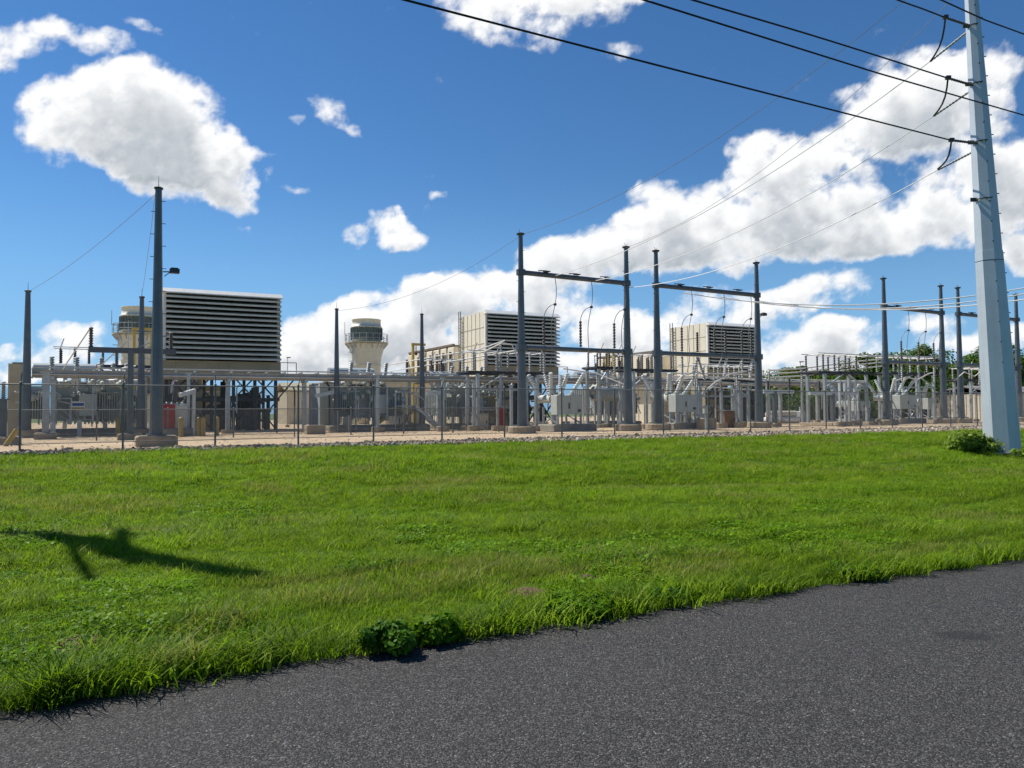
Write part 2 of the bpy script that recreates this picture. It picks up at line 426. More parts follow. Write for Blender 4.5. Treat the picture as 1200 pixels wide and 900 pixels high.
# stones at the fence foot
def stone(seed):
    r = random.Random(seed); mb = MB(); n = 7
    prof = [(.25, -.5), (.8, -.35), (1, 0), (.75, .35), (.3, .5)]; mb.lathe(prof, (0, 0, 0), n)
    mb.v = [tuple(Vector(v)*(1+r.uniform(-.22, .22))*.5) for v in mb.v]
    return mb
M['stoneA'] = mat('pale_limestone_rock', (.42, .37, .29), .95, 0, .25, 6)
M['stoneB'] = mat('brown_grey_rock', (.26, .20, .14), .95, 0, .3, 6)
M['stoneC'] = mat('dark_grey_rock', (.10, .082, .07), .95, 0, .3, 6)
ss = [raw(stone(k), 'stone', ('stoneA', 'stoneB', 'stoneC', 'stoneB')[k]) for k in range(4)]
pts, idx, rot, scl = [], [], [], []
for _ in range(46000):
    s = rg.uniform(-9, 66); lo = LO((F0+FD*s).x); t = rg.uniform(lo-.25, .35)+.2*mnoise.noise(Vector((s*.5, 0, 3)))
    if rg.random() > .35+.65*(-lo)/6: continue
    p = F0+FD*s+FN*t; sz = rg.uniform(.06, .15)
    if rg.random() < .06: sz *= 1.6
    tt_ = max(0, min(1, (t-lo+.5)/(-lo+.2))); z = gh(p.x, p.y)*(1-tt_)+YZ*tt_ if t < 0 else YZ
    pile = .05*rg.random()
    pts.append((p.x, p.y, z+pile+sz*.15)); idx.append(rg.choice((0, 0, 1, 2, 1, 3))); scl.append(sz)
    rot.append((rg.uniform(0, 6), rg.uniform(0, 6), rg.uniform(0, 6)))
instancer('rock_border', pts, idx, rot, scl, ss, 'strip of loose brown and grey stones along the fence foot')
# loose coarse chips on the asphalt edge and on the yard gravel
pts, idx, rot, scl = [], [], [], []
for _ in range(3500):
    s = rg.uniform(-20, 75); t = rg.uniform(.3, 26)**1.0
    p = F0+FD*s+FN*t
    pts.append((p.x, p.y, YZ+.005)); idx.append(rg.choice((0, 0, 1))); scl.append(rg.uniform(.03, .085)); rot.append((rg.uniform(0, 6), rg.uniform(0, 6), 0))
instancer('yard_stones', pts, idx, rot, scl, ss, 'scattered pale stones over the tan yard gravel')

# ------------------------------------------------------------------ weeds, tufts, shrub
def weedbush(name, label, cat, px, py, w, h, n, mt, size, z=0.0, asp=1.4, off=None):
    p = G(px, py, z); 
    if off: p = p+Vector(off)
    t = thing(name, label, cat, (p.x, p.y, max(z, gh(p.x, p.y))-.01 if name != 'shrub' else z))
    r = random.Random(int(px)); mb = MB(); st = MB()
    lob = [(Vector((r.uniform(-.38, .38)*w, r.uniform(-.28, .28)*w, h*r.uniform(.15, .72))), r.uniform(.25, .8)) for _ in range(22)]
    for k in range(n):
        c, rr = r.choice(lob)
        d = Vector((r.gauss(0, 1), r.gauss(0, 1), r.gauss(0, 1))).normalized()
        q = c + Vector((d.x*w*.32*rr, d.y*w*.28*rr, d.z*h*.5*rr))*r.uniform(.6, 1.1)
        if q.z < .01: q.z = r.uniform(.01, .05)
        leafq(mb, q, d+Vector((0, 0, .6))+Vector((r.gauss(0, .7), r.gauss(0, .7), 0)), size*r.uniform(.35, 1.5), r, asp*r.uniform(.8, 1.7))
    for c, rr in lob: st.tube((c.x*.3, c.y*.3, 0), c, .008, .003, 5)
    mb.build('foliage', mt, t); st.build('stem', 'bark', t); return t
weedbush('weed_clump', 'round dark green weed clump bulging over the asphalt edge left of centre', 'weed', 446, 770, .40, .20, 3000, 'weed', .022, .02, off=(0, .16, 0))
weedbush('weed_clump', 'low leafy weed just right of the round dark clump on the road edge', 'weed', 505, 757, .34, .17, 1300, 'clover', .026, .02, off=(0, .14, 0))
weedbush('weed_clump', 'broad mid green weed at the road edge below the bare soil patch', 'weed', 680, 728, .6, .15, 1900, 'clover', .026, .02, off=(0, .2, 0))
weedbush('weed_clump', 'dark weed mat at the grass edge right of mid road', 'weed', 1020, 680, .55, .1, 1100, 'clover', .03, .02, off=(0, .2, 0))
weedbush('weed_clump', 'small dark weed at the grass edge between two larger weeds', 'weed', 790, 711, .35, .10, 800, 'weed', .026, .02, off=(0, .2, 0))
pb = base(1174, 27.5, 0)
weedbush('shrub', 'bushy yellow green shrub beside the foot of the pale monopole', 'shrub', 1152, 531, 1.75, .78, 5200, 'shrub', .075, .03, off=(-.1, .5, 0))
weedbush('shrub', 'low creeping greenery right of the pale monopole foot', 'shrub', 1206, 534, 1.0, .3, 900, 'shrub', .06, .05)
def tuft(label, px, py, n, L, w, seed, mt='grassdry', rad=.12):
    p = G(px, py, .02); t = clump(n, rad, L, w, seed, mt, (.5, 1.3))
    o = bpy.data.objects.new('grass_tuft', t); COL.objects.link(o); o.location = (p.x, p.y, gh(p.x, p.y)-.01)
    tag(o, label, 'grass tuft', 'long grass tufts near the road'); return o
tuft('tall fan of long bright grass blades at lower left road edge', 62, 818, 220, .32, .009, 31, 'grass')
tuft('pale bent grass tuft just left of the dark weed clump, nearest the asphalt', 205, 782, 150, .27, .009, 32, 'grassdry', .16)
tuft('wide pale feathery grass tuft halfway from road corner to dark weed', 250, 740, 230, .30, .006, 33, 'grassdry', .3)
tuft('spray of fine pale blades above the leftmost asphalt edge', 135, 775, 140, .27, .008, 34, 'grass', .2)
# bare soil patches
for (px, py, w, l) in ((95, 757, .5, 'small brown bare soil patch in the grass at lower left'), (688, 680, .32, 'little reddish bare soil spot in the grass above mid road'), (618, 694, .4, 'dull brown thin soil patch left of the reddish soil spot')):
    p = G(px, py, .03); r = random.Random(px); mb = MB(); n = 22
    ring = [(p.x+w*.5*math.cos(2*PI*k/n)*r.uniform(.7, 1.1), p.y+w*.45*math.sin(2*PI*k/n)*r.uniform(.7, 1.1)) for k in range(n)]
    mb.add([(p.x, p.y, gh(p.x, p.y)+.05)]+[(q[0], q[1], gh(*q)+.004) for q in ring], [(0, k+1, (k+1) % n+1) for k in range(n)])
    M['dirt'] = M.get('dirt') or mat('bare_brown_soil', (.12, .08, .045), 1, 0, .35, 12, 0, .8, 60)
    tag(mb.build('soil_patch', 'dirt'), l, 'soil patch')

# ------------------------------------------------------------------ chain-link fence
def fence(label, s0, s1, npost, toff, H, arms, mesh_step=.066, wr=.0034, braces=()):
    o0 = F0+FD*s0+FN*toff; o0.z = YZ
    root = thing('chain_link_fence', label, 'fence', o0, math.atan2(FD.y, FD.x))
    L = s1-s0; step = L/(npost-1)
    for i in range(npost):
        x = i*step
        mb = MB().tube((x, 0, -.1), (x, 0, H+.03), .036, n=8); mb.lathe([(.043, 0), (.043, .04), (.01, .07)], (x, 0, H+.03), 8)
        po = mb.build('fence_post', 'galvd', root)
        if arms and i >= 2:
            MB().bar((x, 0, H+.05), (x+.02, -.25 if not i % 2 else .2, H+.38), .03, .03).build('barb_arm', 'galvd', po)
    rails = MB()
    for z in (H, ): rails.tube((-1 if arms else 0, 0, z), (L+1, 0, z), .024, n=6)
    rails.build('top_rail', 'galvd', root)
    MB().tube((0, .03, .33), (L, .03, .33), .014, n=5).build('tension_wire', 'galvd', root)
    mb = MB(); hh = H-.04; n = int((L+hh)/mesh_step)
    for k in range(n):
        for sgn, yo in ((1, .045), (-1, .049)):
            xa = k*mesh_step-hh if sgn > 0 else k*mesh_step
            a0, b0 = 0., 1.
            x1 = xa+sgn*hh
            p, q = Vector((xa, yo, .03)), Vector((x1, yo, hh))
            # clip to [0, L]
            def cl(p, q):
                d = q-p; t0, t1 = 0, 1
                for lim, s in ((0, 1), (L, -1)):
                    ap, aq = s*(p.x-lim), s*(q.x-lim)
                    if ap < 0 and aq < 0: return None
                    if ap < 0: t0 = max(t0, -ap/(aq-ap))
                    if aq < 0: t1 = min(t1, ap/(ap-aq))
                return (p+d*t0, p+d*t1) if t1 > t0 else None
            r = cl(p, q)
            if r: mb.path(r, wr, 3, False)
    mb.build('chain_link_mesh', 'galvd', root)
    return root, step
M['galvd'] = mat('dull_fence_steel', (.17, .175, .17), .6, .2, .2, 3)
fence('outer chain link fence with slanted post tips standing in the stone strip', -8.87, 62.0, 25, 0, 2.25, True)
fence('lower inner chain link fence behind the gravel lane, under the transformers', -4, 24.5, 10, 13.2, 1.5, False, .08, .004)
fence('low back chain link fence in front of the trees at right', 48, 92, 15, 28, 1.7, False, .12, .0045)

# ------------------------------------------------------------------ poles
def facet_pole(mb, h, r0, r1, n=12, x=0, y=0, z=0, lean=(0, 0)):
    mb.tube((x, y, z), (x+lean[0], y+lean[1], z+h), r0, r1, n)
def flood(parent, x, y, z, side=1):
    f = MB(); f.bar((x, y, z), (x+.3*side, y, z+.02), .04); f.bar((x+.05*side, y, z-.18), (x+.25*side, y, z), .03)
    f.box((x+.42*side, y, z+.06), (.36, .3, .17)); f.box((x+.42*side, y, z+.16), (.26, .2, .05))
    o = f.build('floodlight', 'dark', parent); MB().box((x+.42*side, y-.155, z+.05), (.3, .01, .12)).build('lens', 'glass', o); return o
def mast(label, px, Y, topy, r0=.26, r1=.13, fw=1.5, name='lightning_mast', rect=False, light=None, bolts=True, group='lightning masts'):
    p = base(px, Y, YZ, 430); h = hgt(px, topy, Y)-YZ
    t = thing(name, label, 'mast', p, ANG, group)
    mb = MB(); facet_pole(mb, h-.3, r0, r1, 12, z=.3); mb.build('shaft', 'pole', t)
    footing(t, fw, fw*.7, .42, m='conc', round_=not rect)
    MB().lathe([(r1*1.25, 0), (r1*1.35, .02), (r1*1.35, .07), (r1, .09)], (0, 0, h), 12).build('cap_plate', 'dark', t)
    MB().tube((0, 0, h+.1), (0, 0, h+.55), .015, .006, 5).build('lightning_rod', 'dark', t)
    MB().box((0, 0, .45), (r0*2.6, r0*2.6, .06)).build('base_plate', 'pole', t)
    if bolts:
        for k in range(int((h-3)/.45)):
            z = 3+k*.45; rr = r0+(r1-r0)*z/h; s = 1 if k % 2 else -1
            MB().bar((s*rr*.9, 0, z), (s*(rr+.13), 0, z), .022).build('step_bolt', 'dark', t)
    if light: flood(t, light[1]*r0*.7, 0, hgt(px, light[0], Y)-YZ, light[1])
    return t
mast('tallest blue grey mast at left with a floodlight on its right side', 184, 30.3, 222, .265, .125, 1.5, rect=True, light=(318, 1))
mast('plain grey mast near the left frame edge beside the fire wall', 31.5, 43, 342, .27, .13, 1.2, bolts=False)
mast('slim mast just left of the tallest left mast, before the left stack', 165.5, 45, 349, .24, .12, 1.4, bolts=False)
mast('slim dark mast between the left filter house and the middle stack', 394.5, 51, 363, .22, .10, 1.1, bolts=False)
mast('slim dark mast right of the middle stack near the yellow frame', 494.5, 53.5, 369, .22, .10, 1.1, bolts=False)

def gantry(label, pa, pb_, ups=(), lows=(), light=None):
    (xa, Ya, ta), (xb, Yb, tb) = pa, pb_
    a = base(xa, Ya, YZ, 400); b_ = base(xb, Yb, YZ, 400); d = b_-a; L = d.length
    t = thing('gantry', label, 'gantry', a, math.atan2(d.y, d.x), 'steel line gantries in the switchyard')
    H = (hgt(xa, ta, Ya)+hgt(xb, tb, Yb))/2-YZ
    zu = hgt(xa, pa[2]+50, Ya)-YZ if False else H-2.18; zl = H*.0+4.95
    for x in (0, L):
        mb = MB(); facet_pole(mb, H-.3, .30, .13, 12, x=x, z=.3); c = mb.build('column', 'pole', t)
        MB().lathe([(.21, 0), (.24, .03), (.24, .09), (.12, .12)], (x, 0, H), 12).build('cap_plate', 'dark', c)
        r_ = MB(); r_.tube((x, 0, H+.1), (x-.12, 0, H+.3), .012, n=5); r_.tube((x, 0, H+.1), (x+.12, 0, H+.28), .012, n=5); r_.build('lightning_rod', 'dark', c)
        MB().box((x, 0, .47), (.85, .85, .06)).build('base_plate', 'pole', c)
        for k in range(int((H-4)/.6)):
            z = 4+k*.6; s = 1 if k % 2 else -1; rr = .31-.16*z/H
            MB().bar((x+s*rr*.9, 0, z), (x+s*(rr+.1), 0, z), .02).build('step_bolt', 'dark', c)
        MB().lathe([(.8, -.05), (.82, 0), (.82, .36), (.76, .42)], (x, 0, 0), 18).build('footing', 'conc', t)
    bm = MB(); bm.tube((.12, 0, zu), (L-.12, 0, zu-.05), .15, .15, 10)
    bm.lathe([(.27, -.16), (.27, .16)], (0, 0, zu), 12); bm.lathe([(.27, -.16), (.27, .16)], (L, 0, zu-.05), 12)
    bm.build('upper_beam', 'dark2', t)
    bm = MB(); bm.tube((.2, 0, zl), (L-.2, 0, zl), .14, .14, 10)
    bm.lathe([(.34, -.18), (.34, .18)], (0, 0, zl), 12); bm.lathe([(.34, -.18), (.34, .18)], (L, 0, zl), 12)
    bm.build('lower_beam', 'pole', t)
    for f in (.22, .5, .8): MB().box((L*f, -.12, zu+.17), (.34, .3, .05)).bar((L*f-.5, 0, zu+.2), (L*f, -.1, zu+.22), .05).build('mounting_plate', 'dark', t)
    for kind, f in lows:
        x = L*f
        if kind == 'v':           # post insulator above, pair spread below
            MB().insul((x, 0, zl+.15), (x, 0, zl+1.5), .11).build('insulator', 'porcd', t)
            for s in (-1, 1): MB().insul((x, 0, zl-.15), (x+s*.55, -.1, zl-1.7), .10).build('insulator', 'porc', t)
        if kind == 'i':
            MB().insul((x, 0, zl+.15), (x, 0, zl+1.9), .11).build('insulator', 'porcd', t)
            MB().insul((x, 0, zl-.15), (x, 0, zl-1.6), .11).build('insulator', 'porc', t)
        if kind == 's':
            MB().insul((x, 0, zl+.15), (x, 0, zl+1.7), .11).build('insulator', 'porcd', t)
            MB().insul((x, -.1, zl-.15), (x-.5, -.3, zl-1.5), .11).build('insulator', 'porcw', t)
    # insulator on the lower beam, arched jumper up to a dropper hung from the upper beam
    for q, f in enumerate(ups):
        x = L*f; xi = x-.62; zi = zl+1.75
        MB().insul((xi, 0, zl+.15), (xi, 0, zi), .10).build('insulator', 'porcd', t)
        if q != 1: MB().insul((xi, 0, zl-.15), (xi, 0, zl-1.5), .10).build('insulator', 'porc', t)
        zn = zi+.85
        def dx(z): u = (zu-.1-z)/(zu-.1-(zl-1.2)); return x+.02-.5*u*u+.12*math.sin(u*9)
        MB().path([(dx(z), -.25, z) for z in [zu-.1-(zu-.1-zl+1.2)*k/16 for k in range(17)]], .022, 5).build('jumper', 'alud', t)
        xn = dx(zn); 
        MB().path([(xi+(xn-xi)*(1-math.cos(PI/2*k/8)), -.25*k/8, zi+(zn-zi)*math.sin(PI/2*k/8)) for k in range(9)], .022, 5).build('jumper', 'alud', t)
        MB().box((xn, -.25, zn), (.13, .13, .13)).build('clamp', 'dark', t)
    if light: flood(t, L+.2, 0, hgt(xb, light, Yb)-YZ, 1)
    return t, a, b_, zu+YZ, L, H
M['dark2'] = mat('blue_black_beam_steel', (.085, .10, .12), .5, .25, .2, 2)  # blue-black tone, darker than the column steel
M['alud'] = mat('weathered_jumper_cable', (.20, .20, .20), .5, .2, .15, 3)
g1 = gantry('leftmost tubular gantry, in front of the middle filter house', (611, 44.2, 275), (735, 48.0, 291), ups=(.28, .62, .95), lows=())
g2 = gantry('tubular gantry with a floodlight, in front of the right filter house', (770, 49.3, 295), (888, 53.6, 309), ups=(.3, .62, .9), lows=(('v', .38), ('s', .66), ('s', .93)), light=369)
g3 = gantry('third tubular gantry from the left, before the dark trees', (1037, 60.4, 327), (1104, 64.3, 336), ups=(.35, .65, .92), lows=())
g4 = gantry('far right tubular gantry partly hidden by the pale monopole', (1124, 65.3, 338), (1192, 69.5, 346), ups=(.4,), lows=(('v', .35), ('i', .8)))
g5 = gantry('gantry entering at the right frame edge beyond the monopole', (1212, 70.5, 350), (1280, 74.5, 357), ups=(.4,), lows=(('i', .35),))

# big monopole
p0 = base(1175, 27.5, .02, 527)
tp = W(1131, -110, 27.5)
t = thing('monopole', 'huge pale blue grey tapered steel monopole at the right', 'power pole', (p0.x, p0.y, .02))
dv = Vector((tp.x-p0.x, 0, tp.z-p0.z)); hM = dv.length
ax = dv/hM
rr0, rr1 = .62, .155
def pp(z): return Vector((ax.x, ax.y, ax.z))*z
def pr(z): return rr0+(rr1-rr0)*z/hM
def octa(mb, z0, z1, a0, a1, n=8, ph=.567):
    vs = []
    for z, r in ((z0, a0), (z1, a1)):
        for k in range(n):
            a = 2*PI*k/n+ph; vs.append(pp(z)+Vector((r*math.cos(a), r*math.sin(a), 0)))
    mb.add(vs, [(k, (k+1) % n, n+(k+1) % n, n+k) for k in range(n)]+[tuple(range(n-1, -1, -1)), tuple(range(n, 2*n))])
zj = 7.2
mb = MB(); octa(mb, -.1, zj, pr(0), pr(zj)+.012); mb.build('lower_shaft', 'polebig', t)
mb = MB(); octa(mb, zj-.35, hM, pr(zj)+.0, rr1); mb.build('upper_shaft', 'polebig', t)
mb = MB(); octa(mb, zj-.355, zj-.33, pr(zj)+.022, pr(zj)+.022); mb.build('joint_ring', 'dark', t)
for k in range(44):
    z = 3.2+k*.36
    if z > hM-.3: break
    s = (-.35, 1)[k % 2]; r = pr(z)
    d = Vector((1, -.15, 0)) if k % 2 else Vector((-.25, -1, 0))
    d.normalize(); MB().bar(pp(z)+d*r*.85, pp(z)+d*(r+.07), .03).build('step_bolt', 'dark', t)
for yy in (32, 100, 168, 235):
    z = (W(1140, yy, 27.5).z-.02)/ax.z; r = pr(z)
    c = pp(z); mb = MB()
    mb.path([c+Vector(((r+.03)*math.cos(a), (r+.03)*math.sin(a), .0)) for a in [PI*(1+.07*i) for i in range(8)]], .022, 5)
    mb.box(c+Vector((-r-.08, -.1, 0)), (.22, .04, .14)); mb.build('bracket', 'dark', t)
MB().box((ax.x*.2, 0, .0), (1.5, 1.5, .05)).build('footing', 'conc', t)

# ------------------------------------------------------------------ conductors
def cat_pts(a, b_, sag, n=24):
    return [a.lerp(b_, i/n)-UP*(4*sag*(i/n)*(1-i/n)) for i in range(n+1)]
def line(label, cable_pts, r, m, ins=(), jump=None, cat='power line', group=None):
    p = Vector(cable_pts[0]); t = thing('power_line', label, cat, p, 0, group)
    MB().path([Vector(q)-p for q in cable_pts], r, 6).build('cable', m, t)
    for a, b_ , rr, mm in ins:
        MB().insul(Vector(a)-p, Vector(b_)-p, rr, 7, 12, .7).build('insulator', mm, t)
    if jump:
        MB().path([Vector(q)-p for q in jump], .032, 5).build('jumper', 'wire', t)
        MB().box(Vector(jump[0])-p, (.16, .12, .12)).build('clamp', 'dark', t)
    return t
D = Vector((.836, .548, .061))
def incoming(label, px, py, ie, p2, p3):
    # along the photo line through p2, p3 back over the camera's left
    end = W(px, py, 27.3); e2 = W(ie[0], ie[1], 27.3-.9)
    # plane parallel to D: choose distances so that the line keeps D's plan direction
    pts_ = [e2]
    for (x, y) in (p2, p3):
        d = ray(x, y); # intersect with vertical plane through end along D
        nx, ny = -D.y, D.x; k = ((end.x)*nx+(end.y)*ny)/(d.x*nx+d.y*ny); pts_.append(C0+d*k)
    last = pts_[-1]+(pts_[-1]-pts_[-2]).normalized()*0
    dd = (pts_[2]-pts_[1]).normalized()
    far = [pts_[2]+dd*s+UP*(s*s*.0009) for s in (6, 12, 18, 24)]
    return end, e2, pts_+far
def inc_line(label, px, py, ie, p2, p3, jump_to):
    end, e2, pts_ = incoming(label, px, py, ie, p2, p3)
    # smooth with catmull
    P = [pts_[0]*2-pts_[1]]+pts_+[pts_[-1]*2-pts_[-2]]; sm_ = []
    for i in range(1, len(P)-2):
        for k in range(8):
            u = k/8; a, b_, c, d = P[i-1], P[i], P[i+1], P[i+2]
            sm_.append(.5*((2*b_)+(c-a)*u+(2*a-5*b_+4*c-d)*u*u+(3*b_-a-3*c+d)*u**3))
    sm_.append(P[-2])
    j0 = W(ie[0]+2, ie[1], 26.4); j1 = W(jump_to[0], jump_to[1], 28.6)
    mid = [j0.lerp(j1, q)+Vector((.12*math.sin(q*PI), 0, -.1*math.sin(q*PI))) for q in (.2, .4, .6, .8)]
    return line(label, sm_, .027, 'wire', ins=((e2, end, .05, 'porcd'),), jump=[j0]+mid+[j1])
inc_line('lowest black conductor ending at the monopole, crossing the whole upper right sky', 1145, 168, (1113, 164), (800, 84), (475, 0), (1099, 198))
inc_line('black conductor ending at the middle bracket of the monopole', 1140, 100, (1109, 91), (960, 44), (812, 0), (1094, 136))
inc_line('uppermost short black conductor ending near the top of the monopole', 1136, 30, (1106, 20), (1080, 10), (1052, 0), (1090, 72))
def passing(label, pA, pB, Y):
    a = W(*pA, Y); d = ray(*pB); nx, ny = -D.y, D.x
    k = (a.x*nx+a.y*ny)/(d.x*nx+d.y*ny); b_ = C0+d*k; u = (b_-a).normalized()
    n_ = [a-u*s for s in (30, 20, 10)]+[a, a.lerp(b_, .5)-UP*.06, b_]+[b_+u*s+UP*(s*s*.001) for s in (6, 12, 18)]
    return line(label, n_, .023, 'wire')
passing('black conductor passing in front of the monopole without touching it', (1200, 135), (755, 0), 24.5)
passing('black conductor crossing the top right corner above the monopole shaft', (1200, 40), (1103, 0), 24.5)
def down(label, pa, ib, pe, Ye, sag):
    a = W(*pa, 27.6); b_ = W(*ib, 28.7); e = W(*pe, Ye)
    line(label, cat_pts(b_, e, sag), .02, 'alu', ins=((a, b_, .05, 'porc'),))
down('highest pale conductor from the monopole down to the left end of the gantry beam', (1134, 37), (1090, 72), (651, 323), 45.2, 1.05)
down('middle pale conductor from the monopole down to the left gantry beam', (1138, 106), (1094, 136), (697, 329), 46.7, 1.0)
down('lowest pale conductor from the monopole down to the right end of the gantry beam', (1140, 178), (1099, 199), (736, 337), 48.2, .9)
# bright lines from second gantry to the far right
for l, (x0, y0), (x1, y1), sg in (('upper bright bus line from the floodlit gantry toward the right edge', (800, 343), (1215, 335), 1.3),
        ('middle bright bus line from the floodlit gantry toward the right edge', (845, 348), (1215, 342), 1.2),
        ('lower bright bus line from the floodlit gantry toward the right edge', (886, 352), (1215, 349), .9)):
    a = W(x0, y0, 50.3+(x0-770)*.036-.3); b_ = W(x1, y1, 44)
    line(l, cat_pts(a, b_, sg*.75), .035, 'line')

def thin(label, a, b_, sag=.25, r=.009):
    return line(label, cat_pts(a, b_, sag), r, 'alud', cat='shield wire')
thin('thin wire from the tallest left mast to the left edge mast', W(184, 226, 30.3), W(31, 343, 43), .3)
thin('thin wire from the tallest left mast to the slim mast behind it', W(182, 226, 30.3), W(165.5, 349, 45), .3)
thin('thin wire from the left gantry top up to the monopole', W(611, 275, 44.2), W(1132, -60, 27.4), 1.4, .012)
thin('faint wire from the left gantry top to the slim mast near the yellow frame', W(609, 277, 44.2), W(394, 364, 51), .9)
thin('thin wire from the second gantry column toward the monopole', W(731, 291, 48), W(1134, -20, 27.4), 1.4, .010)

# ------------------------------------------------------------------ filter houses, turbines, stacks
def filter_house(label, L0, w, dpt, zb, zt, nl=13, steel=True):
    t = thing('filter_house', label, 'filter house', (L0[0], L0[1], YZ), ANG-.02, 'louvered intake filter houses')
    zb -= YZ; zt -= YZ; h = zt-zb
    MB().box((w/2, dpt/2+.15, zb+h/2), (w, dpt, h)).build('housing', 'cream', t)
    MB().box((w/2, .147, zb+.95+(h-1.25)/2), (w-.5, .02, h-1.25)).build('intake_recess', 'void', t)  # near-black sheet behind the hoods keeps the louver gaps dark
    tr = MB(); tr.add([(-.06, -.50, zt-.25), (w+.06, -.50, zt-.25), (w+.06, -.12, zt+.06), (-.06, -.12, zt+.06), (-.06, .1, zt+.06), (w+.06, .1, zt+.06), (-.06, .1, zt-.3), (w+.06, .1, zt-.3), (-.06, -.50, zt-.32), (w+.06, -.50, zt-.32)], [(0, 1, 2, 3), (3, 2, 5, 4), (0, 3, 4, 6), (1, 7, 5, 2), (8, 9, 1, 0), (6, 7, 9, 8)]); tr.box((.1, .04, zb+h/2), (.2, .3, h-.3)); tr.build('face_trim', 'white', t)  # top flashing shaped as a slope that catches sun for a bright strip
    # hoods
    lv = MB(); z1 = zt-.36; z0 = zb+.95; st = (z1-z0)/nl
    for k in range(nl):
        za = z1-k*st; zc = za-st*.56
        x0, x1 = .22, w-.02
        lv.add([(x0, .12, za), (x1, .12, za), (x1, -.58, zc), (x0, -.58, zc), (x0, .12, za-.04), (x1, .12, za-.04), (x1, -.56, zc-.05), (x0, -.56, zc-.05)],
               [(0, 1, 2, 3), (7, 6, 5, 4), (3, 2, 6, 7), (0, 3, 7, 4), (1, 5, 6, 2)])
        for x in (x0, x1): lv.add([(x, .12, za), (x, -.58, zc), (x, .12, zc-.04)], [(0, 1, 2)])
        lv.box((w/2, -.575, zc-.03), (w-.2, .03, .13))
    lv.build('louver_bank', 'hood', t)
    MB().box((w/2, .0, zb+.46), (w-.02, .34, .92)).build('lower_panel', 'olive', t)
    sm2 = MB()
    for k in range(1, 6): sm2.box((-.012, dpt*k/6+.15, zb+h/2), (.03, .05, h-.1))
    for k in range(1, 4): sm2.box((-.012, dpt/2+.15, zb+h*k/4), (.025, dpt-.1, .05))
    sm2.build('panel_seams', 'cream2', t)
    ld = MB(); yl = dpt-.3
    for s in (0, .42): ld.bar((-.2, yl+s-.2, zb-1), (-.2, yl+s-.2, zt+.5), .06)
    for k in range(int((h+1.4)/.3)): ld.bar((-.2, yl-.2, zb-1+k*.3), (-.2, yl+.22, zb-1+k*.3), .035)
    ld.bar((0, yl, zt-.2), (-.2, yl, zt-.2), .05); ld.bar((0, yl, zb+.5), (-.2, yl, zb+.5), .05)
    ld.build('ladder', 'dark', t)
    fr = MB(); 
    for k in range(6):
        x = .3+(w-.6)*k/5
        for y in (.35, dpt-.2): fr.bar((x, y, 0), (x, y, zb), .22)
    for z in (zb-.12, zb*.55):
        for y in (.35, dpt-.2): fr.bar((0, y, z), (w, y, z), .2, .24)
        for x in (.3, w/2, w-.3): fr.bar((x, .3, z), (x, dpt, z), .16, .2)
    for k in range(5):
        xa, xb = .3+(w-.6)*k/5, .3+(w-.6)*(k+1)/5
        if k == 2: continue
        fr.bar((xa, .35, .1), (xb, .35, zb*.5), .1); fr.bar((xb, .35, .1), (xa, .35, zb*.5), .1)
        fr.bar((xa, .35, zb*.56), (xb, .35, zb-.2), .1); fr.bar((xb, .35, zb*.56), (xa, .35, zb-.2), .1)
    fr.bar((w, .3, zb-.15), (w+1.3, .3, zb-.15), .14); fr.bar((w-.1, .3, zb-1.8), (w+1.2, .3, zb-.2), .1)
    fr.bar((w+1.25, .3, zb-.1), (w+1.25, .3, zb+.95), .05); fr.bar((w, .3, zb+.95), (w+1.25, .3, zb+.95), .05)
    fr.build('support_frame', 'dark', t)
    if steel:
        MB().box((1.4, 1.6, zb*.5), (2.6, 2.2, zb-.25)).build('lower_duct', 'olive', t)
        eq = MB(); r = random.Random(3)
        for k in range(16): 
            x = r.uniform(3, w-.3); y = r.uniform(.6, dpt-1); eq.tube((x, y, 0), (x, y, r.uniform(1, zb-.5)), r.uniform(.08, .3), n=9)
        for k in range(7):
            z = r.uniform(.5, zb-.6); x = r.uniform(2.6, w-2); eq.tube((x, r.uniform(.8, 3), z), (x+r.uniform(1, 3), r.uniform(.8, 3), z), r.uniform(.07, .2), n=8)
        eq.build('pipework', 'dark', t, True)
    return t
M['cream2'] = mat('cream_seam_paint', (.46, .43, .33), .6, 0, .08, 1)
def UNIT(px, y0, Y): 
    q = W(px, y0, Y); return q
b1 = W(191, 338, 54.9); b2 = W(568, 364, 68.2); b3 = W(828, 378, 78.8)
zb1 = hgt(191, 437, 54.9)
filter_house('largest louvered filter house at left on a dark steel frame', b1, 8.25, 6, zb1, b1.z)
filter_house('middle louvered filter house with its cream side wall showing', b2, 7.5, 5.4, hgt(568, 440, 68.2), b2.z)
filter_house('smallest louvered filter house at right with cream side wall', b3, 6.9, 5.7, hgt(828, 443, 78.8), b3.z)

